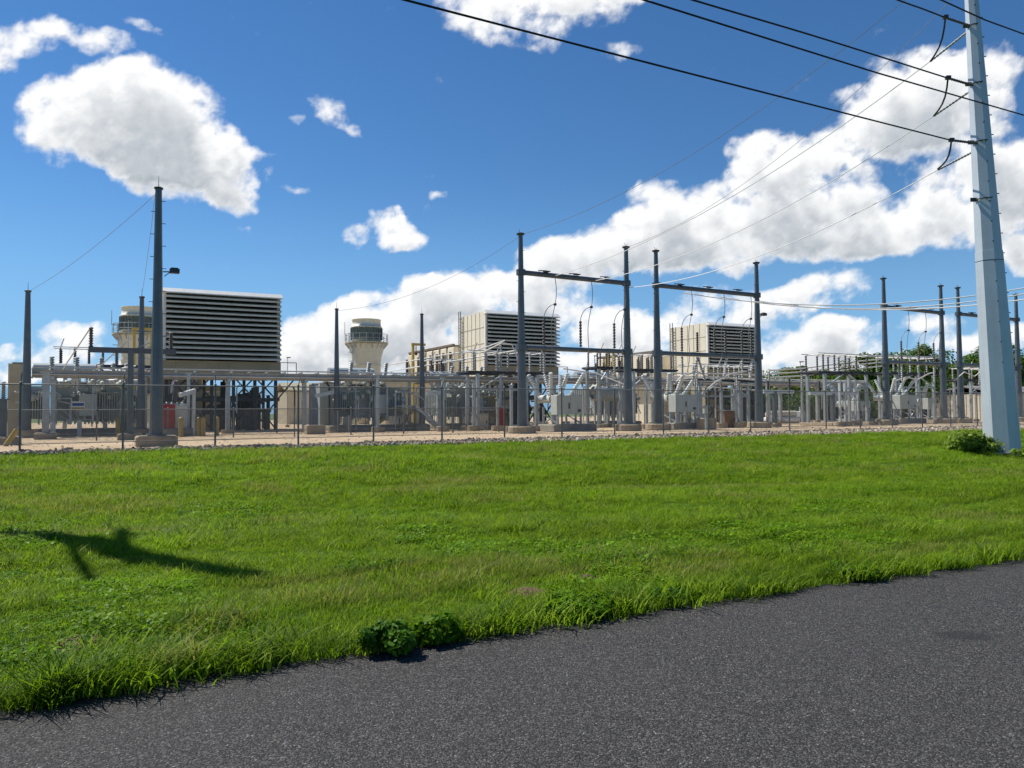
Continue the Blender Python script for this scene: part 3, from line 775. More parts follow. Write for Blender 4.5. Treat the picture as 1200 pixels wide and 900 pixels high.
def stack(label, px, Y, topy, shroud):
    p = base(px, Y, YZ, 400); h = hgt(px, topy, Y)-YZ
    t = thing('exhaust_stack', label, 'stack', p, ANG, 'turbine exhaust stacks')
    r = 1.62
    zP = h-2.75
    MB().lathe([(r*.98, 0), (r*.98, zP-2.4), (r*1.03, zP-1.6), (r*1.28, zP-.15), (r*1.28, zP)], (0, 0, 0), 32).build('shell', 'stack', t, True)
    MB().lathe([(r*1.0, zP), (r*1.0, h-.95), (r*1.08, h-.94), (r*1.08, h-.82), (r, h-.81), (r*.98, h-.05), (r*1.02, h-.04), (r*1.02, h), (r*.9, h+.001), (r*.88, h-1)], (0, 0, 0), 32).build('stack_top', 'stack', t, True)
    bd = MB(); bd.lathe([(r*1.06, zP+.5), (r*1.06, h-1.05)], (0, 0, 0), 32)
    for k in range(32):
        a = 2*PI*k/32; bd.bar((r*1.09*math.cos(a), r*1.09*math.sin(a), zP+.45), (r*1.09*math.cos(a), r*1.09*math.sin(a), h-.95), .07)
    bd.build('acoustic_band', 'stackband', t)
    pf = MB(); R_ = r*1.5
    pf.lathe([(r*1.0, zP+.02), (R_, zP+.02), (R_, zP+.14), (r*1.0, zP+.14)], (0, 0, 0), 32)
    pf.build('platform', 'cream2', t)
    rl = MB()
    for k in range(20):
        a = 2*PI*k/20; x, y = R_*.98*math.cos(a), R_*.98*math.sin(a); rl.bar((x, y, zP+.1), (x, y, zP+1.05), .045)
        rl.bar((x*.7, y*.7, zP-.9), (x, y, zP), .08)
    for z in (zP+.55, zP+1.05): rl.path([(R_*.98*math.cos(2*PI*k/32), R_*.98*math.sin(2*PI*k/32), z) for k in range(33)], .028, 5)
    rl.build('guard_rail', 'galv', t)
    ld = MB()
    for s in (-.22, .22): ld.bar((-r*1.15, s-1, 0), (-r*1.15, s-1, zP+1), .07)
    for k in range(int(zP/.4)): ld.bar((-r*1.15, -1.22, k*.4), (-r*1.15, -.78, k*.4), .05)
    for k in range(int(zP/1.0)): ld.path([(-r*1.15-.5*math.sin(PI*q/6), -1+.4*math.cos(PI*q/6), k*1.0+2) for q in range(7)], .025, 4)
    ld.build('caged_ladder', 'galv', t)
    rb = MB()
    for z in (zP-2.5, zP-4, zP-5.5): rb.lathe([(r*.99, z), (r*1.03, z), (r*1.03, z+.12), (r*.99, z+.12)], (0, 0, 0), 32)
    rb.build('stiffener_rings', 'stack', t)
    MB().tube((-R_, .3, zP+1), (-R_, .3, zP+2.4), .03, n=5).build('lamp_post', 'galv', t)
    return t
stack('pale green exhaust stack behind the left masts, beside the left filter house', 163, 76, 361, 0)
stack('round pale green exhaust stack standing clear between left and middle filter houses', 429.5, 87, 375, 0)

def enclosure(label, p, w, l, h, yellow=True, seed=1):
    # turbine and duct enclosure running back from a filter house
    t = thing('turbine_enclosure', label, 'turbine enclosure', p, ANG, 'cream turbine enclosures')
    r = random.Random(seed)
    MB().bbox((0, l/2, h*.3), (w, l, h*.6), .06).build('base_enclosure', 'cream', t)
    MB().box((.3, l/2, h*.62), (w-1.2, l-.4, h*.12)).build('roof', 'olive', t)
    d = MB()
    for k in range(7):
        y = 1+k*(l-2)/6; d.bbox((-w*.12, y, h*.82), (w*.68, (l-2)/6*.8, h*.38), .05)
    d.build('duct_panels', 'cream', t)
    st = MB()
    for k in range(8):
        y = .5+k*(l-1.2)/7
        for x in (-w*.44, w*.2): st.bar((x, y, h*.6), (x, y, h*1.03), .16)
        st.bar((-w*.44, y, h*1.03), (w*.2, y, h*1.03), .14)
        st.tube((-w*.48, y+.4, h*.55), (-w*.48, y+.4, h*.95), .12, n=8)
    st.bar((-w*.44, .5, h*1.04), (-w*.44, l-.5, h*1.04), .2); st.bar((w*.2, .5, h*1.04), (w*.2, l-.5, h*1.04), .2)
    st.build('duct_frame', 'galvbrown', t)
    wk = MB(); wk.box((-w*.5-.5, l/2, h*.58), (1.0, l, .12)); 
    for k in range(14): wk.bar((-w*.5-.97, l*k/13, h*.58), (-w*.5-.97, l*k/13, h*.58+1.05), .05)
    wk.bar((-w*.5-.97, 0, h*.58+1.05), (-w*.5-.97, l, h*.58+1.05), .05)
    wk.build('walkway', 'dark', t)
    pn = MB()
    for k in range(8): pn.box((-w/2-.02, l*(k+.5)/8, h*.3), (.05, .07, h*.58))
    pn.build('panel_ribs', 'cream2', t)
    return t
M['galvbrown'] = mat('mixed_brown_steel', (.17, .13, .09), .6, .1, .4, 1.0, .4)
e2 = Vector((b2.x, b2.y, YZ)); e3 = Vector((b3.x, b3.y, YZ)); e1 = Vector((b1.x, b1.y, YZ))
enclosure('cream ducts and enclosure running back from the middle filter house', e2+N*6.6+A*2.6, 5.5, 13, 7.5, seed=2)
enclosure('cream ducts and enclosure running back from the right filter house', e3+N*6.9+A*2.4, 5.5, 13, 7.6, seed=3)
enclosure('cream enclosure glimpsed between the two left masts behind the left filter house', e1+N*6.6+A*2.6, 5.5, 13, 5.2, seed=4)
def yframe(label, px, Y, topy, wpx):
    p = base(px, Y, YZ, 430); h = hgt(px, topy, Y)-YZ; w = wpx/900*Y
    t = thing('crane_frame', label, 'crane frame', p, ANG, 'yellow hoist frames')
    f = MB()
    f.bar((0, 0, 0), (0, 0, h), .22); f.bar((w, 0, 0), (w, 0, h-.1), .2)
    f.build('posts', 'yellow', t); MB().bar((-.15, 0, h+.13), (w+.2, 0, h+.13), .22).build('hoist_beam', 'yellow', t)
    g = MB(); g.tube((w*.3, 0, h), (w*.3, 0, h-.7), .04, n=6); g.box((w*.3, 0, h-.8), (.2, .2, .25)); g.build('hoist', 'dark', t)
    MB().box((w/2, 0, -.0), (w+1, 1.2, .3)).build('footing', 'conc', t)
yframe('yellow hoist frame left of the middle filter house ducts', 484, 74, 405, 13)
yframe('yellow hoist frame posts right of the left gantry', 712, 84, 411, 8)
yframe('yellow hoist frame in front of the left stack, between the masts', 157, 66, 387, 18)

# low buildings behind
def shed(label, pxl, pxr, Y, topy, dep=8, m='cream', rm='roof', ribs=True, slope=.35, ang=ANG):
    a = base(pxl, Y, YZ, 460); h = hgt(pxl, topy, Y)-YZ
    # right end on the rotated axis
    d = ray(pxr, 460); ca, sa = math.cos(ang), math.sin(ang)
    k = d.x/d.y; L = (k*a.y-a.x)/(ca-k*sa)
    t = thing('metal_building', label, 'building', a, ang)
    b_ = MB(); b_.box((L/2, dep/2, h/2), (L, dep, h)); b_.build('wall', m, t)
    rf = MB(); rf.add([(-.3, -.3, h), (L+.3, -.3, h), (L+.3, dep/2, h+slope*2), (-.3, dep/2, h+slope*2), (-.3, -.3, h+.16), (L+.3, -.3, h+.16), (L+.3, dep/2, h+slope*2+.16), (-.3, dep/2, h+slope*2+.16)],
        [(3, 2, 1, 0), (4, 5, 6, 7), (0, 1, 5, 4), (1, 2, 6, 5), (2, 3, 7, 6), (3, 0, 4, 7)])
    rf.add([(-.3, dep/2, h+slope*2), (L+.3, dep/2, h+slope*2), (L+.3, dep+.3, h), (-.3, dep+.3, h), (-.3, dep/2, h+slope*2+.16), (L+.3, dep/2, h+slope*2+.16), (L+.3, dep+.3, h+.16), (-.3, dep+.3, h+.16)],
        [(3, 2, 1, 0), (4, 5, 6, 7), (0, 1, 5, 4), (1, 2, 6, 5), (2, 3, 7, 6), (3, 0, 4, 7)])
    rf.build('roof', rm, t)
    if ribs:
        rb = MB(); n = int(L/.45)
        for k in range(n): rb.box((L*(k+.5)/n, -.02, h/2), (.07, .05, h-.06))
        for k in range(int(dep/.45)): rb.box((-.02, .2+.45*k, h/2), (.05, .07, h-.06))
        rb.build('wall_ribs', m, t)
        MB().box((L*.35, -.06, h*.36), (1.0, .08, min(2.1, h*.72))).build('door', 'cab', t)
    return t
shed('ribbed cream metal shed with grey roof behind the monopole', 1172, 1300, 74, 461, 7)
shed('long low cream building seen right of the left filter house', 337, 440, 88, 459, 6, 'cream', 'olive', slope=.5)
shed('cream wall building between the middle transformers', 452, 482, 60, 449, 4, 'cream', 'cream', slope=.05)
shed('tan block building behind the middle transformers', 537, 600, 72, 458, 5, 'cream', 'roof', slope=.1)

# long cable tray / pipe rack
ra = W(38, 440, 43.5); rb_ = W(1012, 450.5, 74.5)
ra.z = rb_.z = (ra.z+rb_.z)/2
rd = rb_-ra; rl_ = rd.length
t = thing('pipe_rack', 'long raised grey cable tray running across the whole yard on posts', 'pipe rack', (ra.x, ra.y, YZ), math.atan2(rd.y, rd.x))
zr = ra.z-YZ
mb = MB(); mb.box((rl_/2, 0, zr+.05), (rl_, .12, .42)); mb.box((rl_/2, 1.0, zr+.05), (rl_, .12, .42)); mb.box((rl_/2, .5, zr-.06), (rl_, .88, .08)); mb.build('tray', 'rack', t)
mb = MB(); mb.tube((0, -.12, zr+.40), (rl_, -.12, zr+.40), .045, n=7); mb.tube((0, -.16, zr+.0), (rl_*.9, -.16, zr+.0), .045, n=7); mb.build('pipes', 'bus', t, True)
mb = MB(); n = 64
for k in range(n+1):
    mb.box((rl_*k/n, .5, zr+.3), (.08, 1.2, .1)); mb.box((rl_*k/n, -.08, zr+.03), (.05, .06, .46))
mb.build('rungs', 'galv', t)
for k in range(15):
    x = 1+(rl_-2)*k/14
    mb = MB(); mb.bar((x, .5, 0), (x, .5, zr-.12), .26, .26); mb.bar((x, -.2, zr-.2), (x, 1.2, zr-.2), .2); mb.build('support_post', 'galv', t)
    MB().lathe([(.4, -.05), (.4, .25)], (x, .5, 0), 12).build('footing', 'conc', t)

rr_ = random.Random(21)
for k in range(34):
    x = rl_*(k+rr_.uniform(.2, .8))/34; y = rr_.uniform(-.25, 1.2); zt_ = zr-.15-rr_.uniform(0, .4); zb_ = rr_.choice((0, 0, .8, 1.3))
    MB().path([(x, y, zb_), (x, y, zt_-.3), (x+rr_.uniform(-.3, .3), y, zt_)], rr_.choice((.04, .055, .07)), 7).build('conduit', rr_.choice(('galv', 'bus', 'galvl', 'dark')), t)
# ------------------------------------------------------------------ electrical equipment
def transformer(label, px, Y, W_=4.6, H_=3.2, D_=3., plate=False, seed=1):
    p = base(px, Y, YZ, 470); t = thing('transformer', label, 'transformer', p, ANG, 'large grey power transformers'); r = random.Random(seed)
    MB().bbox((0, 0, .2), (W_+.8, D_+.8, .4), .08).build('plinth', 'concd', t)
    tk = MB(); tk.bbox((0, 0, .75+H_*.4), (W_*.5, D_*.8, H_*.7), .08)
    for k in range(5): tk.box((-W_*.22+W_*.11*k, -D_*.4-.03, .7+H_*.38), (.09, .08, H_*.7))
    tk.box((0, -.0, .7+H_*.8+.04), (W_*.54, D_*.8+.14, .1)); tk.build('tank', 'tank', t)
    for s in (-1, 1):
        rd_ = MB(); x0 = s*W_*.38
        for k in range(10): rd_.box((x0+s*.0, -D_*.45+D_*.1*k, .7+H_*.42), (W_*.16, .07, H_*.62))
        rd_.tube((x0-s*.3, -D_*.45, .7+H_*.74), (x0-s*.3, D_*.45, .7+H_*.74), .08, n=7); rd_.tube((x0-s*.3, -D_*.45, .7+H_*.12), (x0-s*.3, D_*.45, .7+H_*.12), .08, n=7)
        rd_.build('radiator', 'tank', t)
    cv = MB(); cv.tube((-W_*.45, D_*.25, .7+H_*1.08), (W_*.2, D_*.25, .7+H_*1.08), .42, n=14); cv.bar((-W_*.3, D_*.25, .7+H_*.8), (-W_*.3, D_*.25, .7+H_*.95), .12); cv.bar((W_*.1, D_*.25, .7+H_*.8), (W_*.1, D_*.25, .7+H_*.95), .12)
    cv.build('conservator', 'tank', t)
    for k in range(3):
        x = -W_*.25+W_*.25*k
        tr = MB(); tr.tube((x, -D_*.25, .7+H_*.8), (x, -D_*.32, .7+H_*.92), .26, .22, 12); tr.build('turret', 'cab', t)
        bz = .7+H_*.9
        MB().insul((x, -D_*.33, bz), (x, -D_*.5, bz+1.25), .16, 10, 9).build('bushing', 'porc', t)
    for k in range(3):
        x = -W_*.22+W_*.2*k
        MB().insul((x, D_*.02, .7+H_*.82), (x, D_*.02, .7+H_*1.08), .13, 8, 4).build('bushing', 'porcw', t)
    pi = MB()
    for k in range(18):
        x = r.uniform(-W_*.5, W_*.5); z = r.uniform(.9, H_*.95); pi.bar((x, -D_/2-.3, z), (x+r.uniform(-.9, .9), -D_/2-.35, r.uniform(.5, 2.2)), .05); pi.tube((x, -D_/2-.25, z), (x+r.uniform(-1, 1), -D_/2-.25, z), .05, n=6); pi.tube((x, -D_/2-.25, z), (x, -D_/2-.25, .7), .05, n=6)
        pi.tube((x, -D_/2-.25, z), (x, -D_/2, z), .05, n=6)
    pi.build('pipework', 'galvl', t)
    for x0, nfin in ((-W_*.47, 9), (W_*.24, 8)):
        fb = MB()
        for k in range(nfin): fb.box((x0+.13*k, -D_/2-.38, .7+H_*.36), (.04, .62, H_*.52))
        for z in (.7+H_*.13, .7+H_*.6): fb.tube((x0-.08, -D_/2-.15, z), (x0+.13*nfin, -D_/2-.15, z), .07, n=7)
        fb.build('radiator', 'cab' if seed % 2 else 'tank', t)
    for k in range(9):
        tp = MB()
        x = r.uniform(-W_*.5, W_*.5); y = r.uniform(-D_*.7, 0); z = .7+H_*r.uniform(.85, 1.15); tp.tube((x, y, z-r.uniform(.4, 1.4)), (x, y, z), .05, n=6)
        tp.tube((x, y, z), (x+r.uniform(-1, 1), y-r.uniform(0, .6), z+r.uniform(-.1, .2)), .045, n=6)
        tp.build('bus_lead', 'bus', t)
    cb = MB(); cb.bbox((W_*.12, -D_/2-.42, .7+1.15), (.95, .4, 1.3), .03); cb.build('control_cabinet', 'cab', t)
    fn = MB()
    for k in range(3): fn.lathe([(.3, 0), (.34, .05), (.34, .22), (.3, .25)], (0, 0, 0), 14)
    dm = MB()
    for k in range(20):
        x = -W_*.48+W_*.05*k+r.uniform(-.1, .1); z = .7+H_*.66+r.uniform(-.75, .5); y = -D_/2-r.uniform(.3, .7); kk = r.uniform(.3, .75)
        dm.lathe([(q*kk, v*kk) for q, v in [(.0, .38), (.16, .34), (.27, .2), (.3, .02), (.3, -.2), (.2, -.3), (.05, -.34)][::-1]], (x, y, z), 12); dm.tube((x, y, z), (x, -D_/2+.1, z), .1, n=8)
    dm.build('valve_domes', 'cab', t, True)
    if plate:
        s = MB().box((W_*.02, -D_/2-.66, .7+H_*.36), (.72, .03, .5)).build('nameplate', 'white', t)
        MB().box((W_*.02, -D_/2-.68, (.7+H_*.36+.06)), (.6, .012, .16)).build('blue_band', 'blue', s)
        MB().box((W_*.02, -D_/2-.68, .7+H_*.36-.16), (.64, .012, .1)).build('yellow_band', 'yellow', s)
    return t
transformer('grey transformer at far left with a small blue, white and yellow plate', 90, 47.5, 5.2, 3.1, 3, True, 1)
transformer('grey transformer hung with pale domes below the middle stack', 425, 54.5, 5.0, 3.1, 3, seed=2)
transformer('grey transformer between the yellow stairs and the left gantry', 538, 58.5, 4.8, 3.0, 3, seed=3)
transformer('dark bodied transformer between the two columns of the left gantry', 705, 65, 4.8, 3.2, 3, seed=4)
transformer('grey transformer left of the tallest left mast, right of the plated one', 132, 49, 3.0, 2.8, 2.6, seed=5)

def breaker(label, px, Y, cw=1.8, ch=1.15, zb=1.2, red=False, flip=1):
    p = base(px, Y, YZ, 470); t = thing('circuit_breaker', label, 'circuit breaker', p, ANG, 'grey cabinet circuit breakers with slanted bushings')
    MB().bbox((.3, .6, .22), (cw+1.3, 2.4, .45), .06).build('plinth', 'concd', t)
    z0 = zb if not red else .3
    c = MB().bbox((0, 0, z0+ch/2), (cw, .75, ch), .02); o = c.build('cabinet', 'cab', t)
    dr = MB(); dr.box((-cw*.22, -.385, z0+ch/2), (cw*.46, .02, ch*.92)); dr.box((cw*.26, -.385, z0+ch/2), (cw*.46, .02, ch*.92)); dr.build('door', 'cab', o)
    MB().box((-cw*.04, -.41, z0+ch*.45), (.08, .04, ch*.3)).build('handle', 'dark', o)
    if not red: MB().box((cw*.36, -.40, z0+ch*.2), (.22, .02, .16)).build('nameplate', 'dark', o)
    if red:
        q = MB().box((-cw*.27, -.04, z0+ch/2+.02), (cw*.5, .85, ch*1.0)).build('red_panel', 'red', o)
    fr = MB()
    for x in (-cw*.45, cw*.45):
        for y in (-.3, .3, 1.4): fr.bar((x, y, .4), (x, y, z0 if y < 1 else z0+.5), .11)
    fr.bar((-cw*.45, 1.4, .5), (cw*.45, 1.4, z0+.4), .07); fr.bar((cw*.45, -.3, .5), (cw*.45, 1.4, z0), .07); fr.bar((-cw*.45, -.3, .5), (-cw*.45, 1.4, z0), .07)
    fr.build('support_frame', 'galv', t)
    tk = MB(); zt = z0+ch+.05
    for k in range(3): tk.tube((-cw*.38+cw*.38*k, .5, zt-.25), (-cw*.38+cw*.38*k, 2.2, zt-.25), .27, n=12)
    tk.build('gas_tanks', 'cab', t, True)
    for k in range(3):
        x = -cw*.38+cw*.38*k
        for y, dy in ((.7, -.75), (2.0, .75)):
            dx = (-.35, .05, .45)[k]*flip
            b0 = Vector((x, y, zt-.1)); b1_ = Vector((x+dx*1.3, y+dy, zt+1.35))
            MB().insul(b0, b1_, .145, 8, 10, .72).build('bushing', 'porcw' if not red else 'porcd', t)
            MB().tube(b0-Vector((0, 0, .15)), b0+(b1_-b0)*.12, .19, n=10).build('turret', 'cab', t)
    return t
breaker('grey breaker cabinet with fanned bushings right of the left gantry column', 664, 48.2, 1.9, 1.2, 1.05)
breaker('grey breaker cabinet with slanted bushings right of the second gantry column', 800, 50.8, 1.8, 1.15, 1.15)
breaker('grey breaker cabinet beside the third gantry column, before dark trees', 1060, 65, 2.2, 1.15, 1.25, flip=1)
breaker('small grey breaker between the third and fourth gantries', 1088, 70, 1.2, 1.0, 1.2, flip=-1)
breaker('red and grey cabinet breaker right of the tallest left mast', 205, 44.5, 1.3, 1.5, .3, True)
breaker('pale breaker left of the third gantry column on a cream base', 1008, 63.5, 1.5, .8, 1.1, flip=-1)

def disconnect(label, px0, px1, Y, beamy, n=6, ih=1.15, arms=True, seed=0, m='porc'):
    a = base(px0, Y, YZ, 430); d = ray(px1, 430); k = d.x/d.y; L = (k*a.y-a.x)/(A.x-k*A.y)
    zb = hgt((px0+px1)/2, beamy, Y+L*.24)-YZ
    t = thing('disconnect_switch', label, 'disconnect switch', a, ANG, 'raised disconnect switch stands'); r = random.Random(seed+5)
    f = MB()
    for y in (0, 1.6): f.bar((0, y, zb), (L, y, zb), .16, .2)
    for k in range(n+1): f.bar((L*k/n, -.2, zb+.02), (L*k/n, 1.8, zb+.02), .12)
    f.build('platform_beams', 'dark', t)
    for x in (L*.12, L*.88):
        for y in (0, 1.6):
            c = MB().bar((x, y, .2), (x, y, zb-.1), .2).build('column', 'galv', t)
        MB().bbox((x, .8, .1), (.9, 2.6, .3), .05).build('footing', 'conc', t)
    br = MB(); br.bar((L*.12, 0, zb-1.2), (L*.88, 0, zb-1.2), .12); br.bar((L*.12, 0, zb-1.2), (L*.45, 0, zb-.1), .09); br.bar((L*.88, 0, zb-1.2), (L*.55, 0, zb-.1), .09)
    br.build('bracing', 'galv', t)
    for k in range(n):
        x = L*(k+.5)/n
        for y in (.0, 1.6):
            MB().insul((x, y, zb+.1), (x, y, zb+.1+ih), .095, 7, 7).build('insulator', m, t)
        MB().tube((x, -.1, zb+ih+.14), (x, 1.7, zb+ih+.14), .045, n=7).build('switch_blade', 'bus', t)
        if arms and k % 2 == 0:
            MB().tube((x, 0, zb+ih+.14), (x+.2, -.2, zb+ih+.75), .035, n=6).build('arcing_horn', 'bus', t)
    for y in (0, 1.6): MB().tube((0, y-.12, zb+ih+.2), (L, y-.12, zb+ih+.2), .035, n=7).build('bus_tube', 'galvl', t)
    return t
disconnect('dark switch stand with post insulators above the far left transformer', 62, 176, 50, 429, 7, 1.0, seed=1, m='porcd')
disconnect('switch stand with tall insulators before the middle filter house louvers', 548, 640, 52.5, 437, 7, 1.3, seed=2)
disconnect('switch stand below the duct panels left of the middle filter house', 500, 545, 58, 438, 4, .9, seed=3, m='porcd')
disconnect('switch stand between the left and second gantries under the cream ducts', 735, 792, 56, 434, 5, 1.0, seed=4, m='porcd')
disconnect('switch stand in the open left of the third gantry before the treetops', 958, 1022, 58, 437, 5, 1.25, arms=False, seed=5, m='porcd')
disconnect('switch stand with rows of pale insulators under the third gantry', 1042, 1100, 66, 438, 6, 1.3, arms=False, seed=6)
disconnect('low switch stand in front of the right filter house', 810, 884, 57, 446, 6, 1.0, seed=7)
disconnect('small switch stand left of the second gantry beside the yellow posts', 698, 730, 58, 431, 3, 1.1, seed=8, m='porcd')
disconnect('switch stand right of the fourth gantry behind the monopole', 1130, 1185, 72, 446, 5, 1.0, seed=9)

def tstand(label, px, Y, beamy, xl, xr, ins=(), zlow=None, foot=1.1):
    p = base(px, Y, YZ, 440); zb = hgt(px, beamy, Y)-YZ
    t = thing('bus_stand', label, 'bus support', p, ANG, 'galvanised T shaped bus stands')
    L = lambda x: ((ray(x, 450).x/ray(x, 450).y)*p.y-p.x)/(A.x-(ray(x, 450).x/ray(x, 450).y)*A.y)
    MB().bar((0, 0, .25), (0, 0, zb), .26).build('column', 'pole', t)
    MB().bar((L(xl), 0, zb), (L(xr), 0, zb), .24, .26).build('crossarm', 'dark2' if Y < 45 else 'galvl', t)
    footing(t, foot, foot*.8, .32, round_=False)
    for x, h in ins:
        MB().insul((L(x), 0, zb+.1 if h > 0 else zb-.1), (L(x), 0, zb+h), .12, 8, 8).build('insulator', 'porcd', t)
    return t, L, zb
tt, L_, zb_ = tstand('dark T stand with an upright insulator at each end, left of the tallest mast', 153, 38, 411, 103, 206, ((106, 1.1), (200, 1.0)))
for s, (xa, xb) in enumerate(((106, 72), (153, 112))):
    MB().tube((L_(xa), 0, zb_+(1.1 if s == 0 else .6)), (L_(xb), 1.5, zb_-.9), .03, n=6).build('bus_tube', 'bus', tt)
MB().path([(L_(206), 0, zb_+1.0), (L_(196), -.1, zb_+.9), (L_(180), 0, zb_+.5), (L_(160), 0, zb_+.15)], .02, 5).build('jumper', 'alud', tt)
def support(label, px, Y, topy, w=.2, foot=.9, ins=0, m='galv', cat='bus support', round_=True, group='single column bus supports'):
    p = base(px, Y, YZ, 460); h = hgt(px, topy, Y)-YZ
    t = thing('bus_support', label, cat, p, ANG, group)
    MB().bar((0, 0, .2), (0, 0, h-ins), w).build('column', m, t)
    MB().box((0, 0, h-ins+.03), (w*1.8, w*1.8, .05)).build('cap_plate', m, t)
    if ins: MB().insul((0, 0, h-ins+.05), (0, 0, h), .11, 8, 8).build('insulator', 'porc', t)
    footing(t, foot, foot, .35, round_=round_)
    return t
GRP = 'single column bus supports'
support('thick steel column with a square concrete block at far left', 54, 40, 437, .32, 1.0, 0, 'galv', round_=False)
support('grey column with dark insulator at the left frame edge', 4, 33, 447, .28, 1.3, .8, 'pole', round_=False)
for px, Y, ty, l in ((221, 45, 438, 'steel column left of the pair of yellow bollards under the left filter house'),
        (443, 49, 440, 'wide steel column below the middle stack'),
        (480, 54, 445, 'thick steel column beside the yellow stairs'),
        (519, 50, 444, 'slim steel column between the two middle transformers'),
        (547, 52, 447, 'steel column in front of the third transformer, on a round footing'),
        (555, 51, 447, 'steel column right beside the round footing column'),
        (563, 60, 448, 'slim steel column left of the brown cabinet'),
        (583, 50, 455, 'steel column just left of the left gantry column'),
        (599, 48, 452, 'steel column touching the left gantry column in view'),
        (628, 49, 450, 'slim column right behind the left gantry column'),
        (757, 53, 440, 'slim column between the left and second gantries'),
        (764, 54, 448, 'slim column just left of the second gantry column'),
        (845, 54, 446, 'column with footing beneath the second gantry beam'),
        (866, 55, 447, 'column with footing left of the floodlit gantry column'),
        (868, 60, 443, 'slim column hidden close behind the floodlit gantry column'),
        (899, 58, 447, 'slim column right of the floodlit gantry column'),
        (968, 60, 458, 'slim column with a pale joint left of the open switch stand')):
    support(l, px, Y, ty, .16, .85, .7 if px in (583, 757, 845, 866) else 0, 'galv')
tstand('galvanised T stand right of the floodlit gantry before dark trees', 907, 55.5, 459, 894, 929, ((900, .8), (925, 1.0)), foot=.8)
tstand('galvanised T stand left of the white pipe pile end, before the trees', 975, 57, 461, 948, 1000, ((960, .9), (985, .9)), foot=.8)
for px, Y, l in ((984, 56, 'left one of a close pair of columns in the open yard'), (990, 57.5, 'right one of a close pair of columns in the open yard'), (1002, 59, 'single column right of the close pair, on a round footing')):
    support(l, px, Y, 447, .15, .95, 0, 'galvl')
support('short post with two small pale boxes left of the fourth gantry', 1094, 62, 472, .1, .35, 0, 'galv')
MBx = MB
def bars(label, px, Y, y0, y1, dx):
    a = W(px, y0, Y); b_ = W(px+dx, y1, Y+1); p = Vector((b_.x, b_.y, YZ))
    t = thing('light_bar', label, 'light bar', p, 0, 'slanted pale galvanised boxes on posts')
    MB().bar(a-p, b_-p, .22, .24).build('box', 'galvl', t); MB().bar((0, 0, 0), (0, 0, b_.z-YZ-.1), .1).build('post', 'galvl', t)
bars('slanted pale box on a post below the left filter house', 211, 43, 463, 458, 17)
bars('slanted pale box on a post left of the middle stack', 370, 50, 464, 459, 22)
bars('slanted pale box on a post beside the slim mast near the yellow frame', 500, 52, 461, 460, 20)

# walls, blocks, bollards, cabinets
def wall(label, px, Y, topy, w, dep, mname='wallc', name='fire_wall'):
    p = base(px, Y, YZ, 470); h = hgt(px, topy, Y)-YZ
    t = thing(name, label, 'fire wall', p, ANG, 'concrete fire walls')
    MB().bbox((w/2, dep/2, h/2), (w, dep, h), .03).build('slab', mname, t)
    MB().box((w/2, dep/2, h+.04), (w+.1, dep+.1, .08)).build('coping', 'concd', t)
    for y in (.2, dep-.2): MB().box((-.1, y, h/2), (.3, .4, h)).build('pilaster', mname, t)
wall('tan concrete fire wall at the left edge before the sky gap', 15, 45, 426, .5, 4.5)
wall('grey fire wall left of the middle stack transformer', 379, 53, 449, .8, 3, 'tank')
def bollard(label, px, py, m='yellow', h=1.05, r=.13, lean=0):
    p = G(px, py); t = thing('bollard', label, 'bollard', p, 0, 'pipe bollards')
    MB().tube((0, 0, -.05), (lean, 0, h), r, n=12).build('pipe', m, t)
    MB().lathe([(r, 0), (r*.85, .05), (r*.4, .1), (.01, .11)], (lean, 0, h-.01), 12).build('dome_cap', m, t)
for px, py, m_, l in ((212, 512, 'yellow', 'yellow bollard left in the pair next to the slanted pale box'),
        (217, 510, 'yellow', 'yellow bollard right in the pair next to the slanted pale box'),
        (233, 511, 'yellow', 'left yellow bollard of the touching pair before the left filter house'),
        (238, 511, 'yellow', 'right yellow bollard of the touching pair before the left filter house'),
        (254, 510.5, 'yellow', 'single yellow bollard beside the third fence post'),
        (138, 511, 'yellow', 'orange yellow bollard left of the tallest left mast'),
        (123, 510, 'white', 'white bollard below the small left transformer'),
        (93, 511, 'white', 'white bollard below the plated transformer, near its middle'),
        (62, 512, 'white', 'white bollard at the left corner of the plated transformer'),
        (393.5, 506, 'yellow', 'yellow bollard at the foot of the slim mast left of the stack'),
        (520, 504, 'yellow', 'yellow bollard between the two middle transformers')):
    bollard(l, px, py, m_, 1.0 if m_ == 'yellow' else .8)
p = G(6, 523); t = thing('guy_guard', 'slanted yellow guy guard at the left frame edge', 'guy guard', p)
q = W(20, 503, p.y+.3)-p; MB().tube((0, 0, 0), q, .1, n=10).build('guard_tube', 'yellow', t); MB().tube(q, q*1.25, .02, n=5).build('guy_wire', 'galv', t)
def block(label, px, py, w, d, h, m='conc', extra=None):
    p = G(px, py); t = thing('concrete_block', label, 'concrete block', p, ANG, 'loose concrete blocks')
    MB().bbox((0, d/2, h/2), (w, d, h), .06).build('block_body', m, t); MB().path([(-.15, d/2, h-.02), (-.15, d/2, h+.1), (.15, d/2, h+.1), (.15, d/2, h-.02)], .015, 5).build('lifting_loop', 'dark', t)
block('concrete block under the slanted pale box left of the middle stack', 371, 509, 1.1, .9, .55)
block('pale upright concrete block under the diamond sign', 407, 506, .55, .5, 1.0, 'wallc')
block('square concrete block just right of the second breaker cabinet', 833, 503.5, 1.1, .8, .75)
block('low pale concrete plinth left of the left breaker cabinet', 634, 504, 1.3, 1.4, .55, 'wallc')
p = base(404, 49, YZ); t = thing('warning_sign', 'post with a dark diamond sign and a small bar sign beside the stack', 'sign', p)
MB().bar((.25, .05, 0), (.25, .05, 1.35), .06).build('post', 'galv', t)
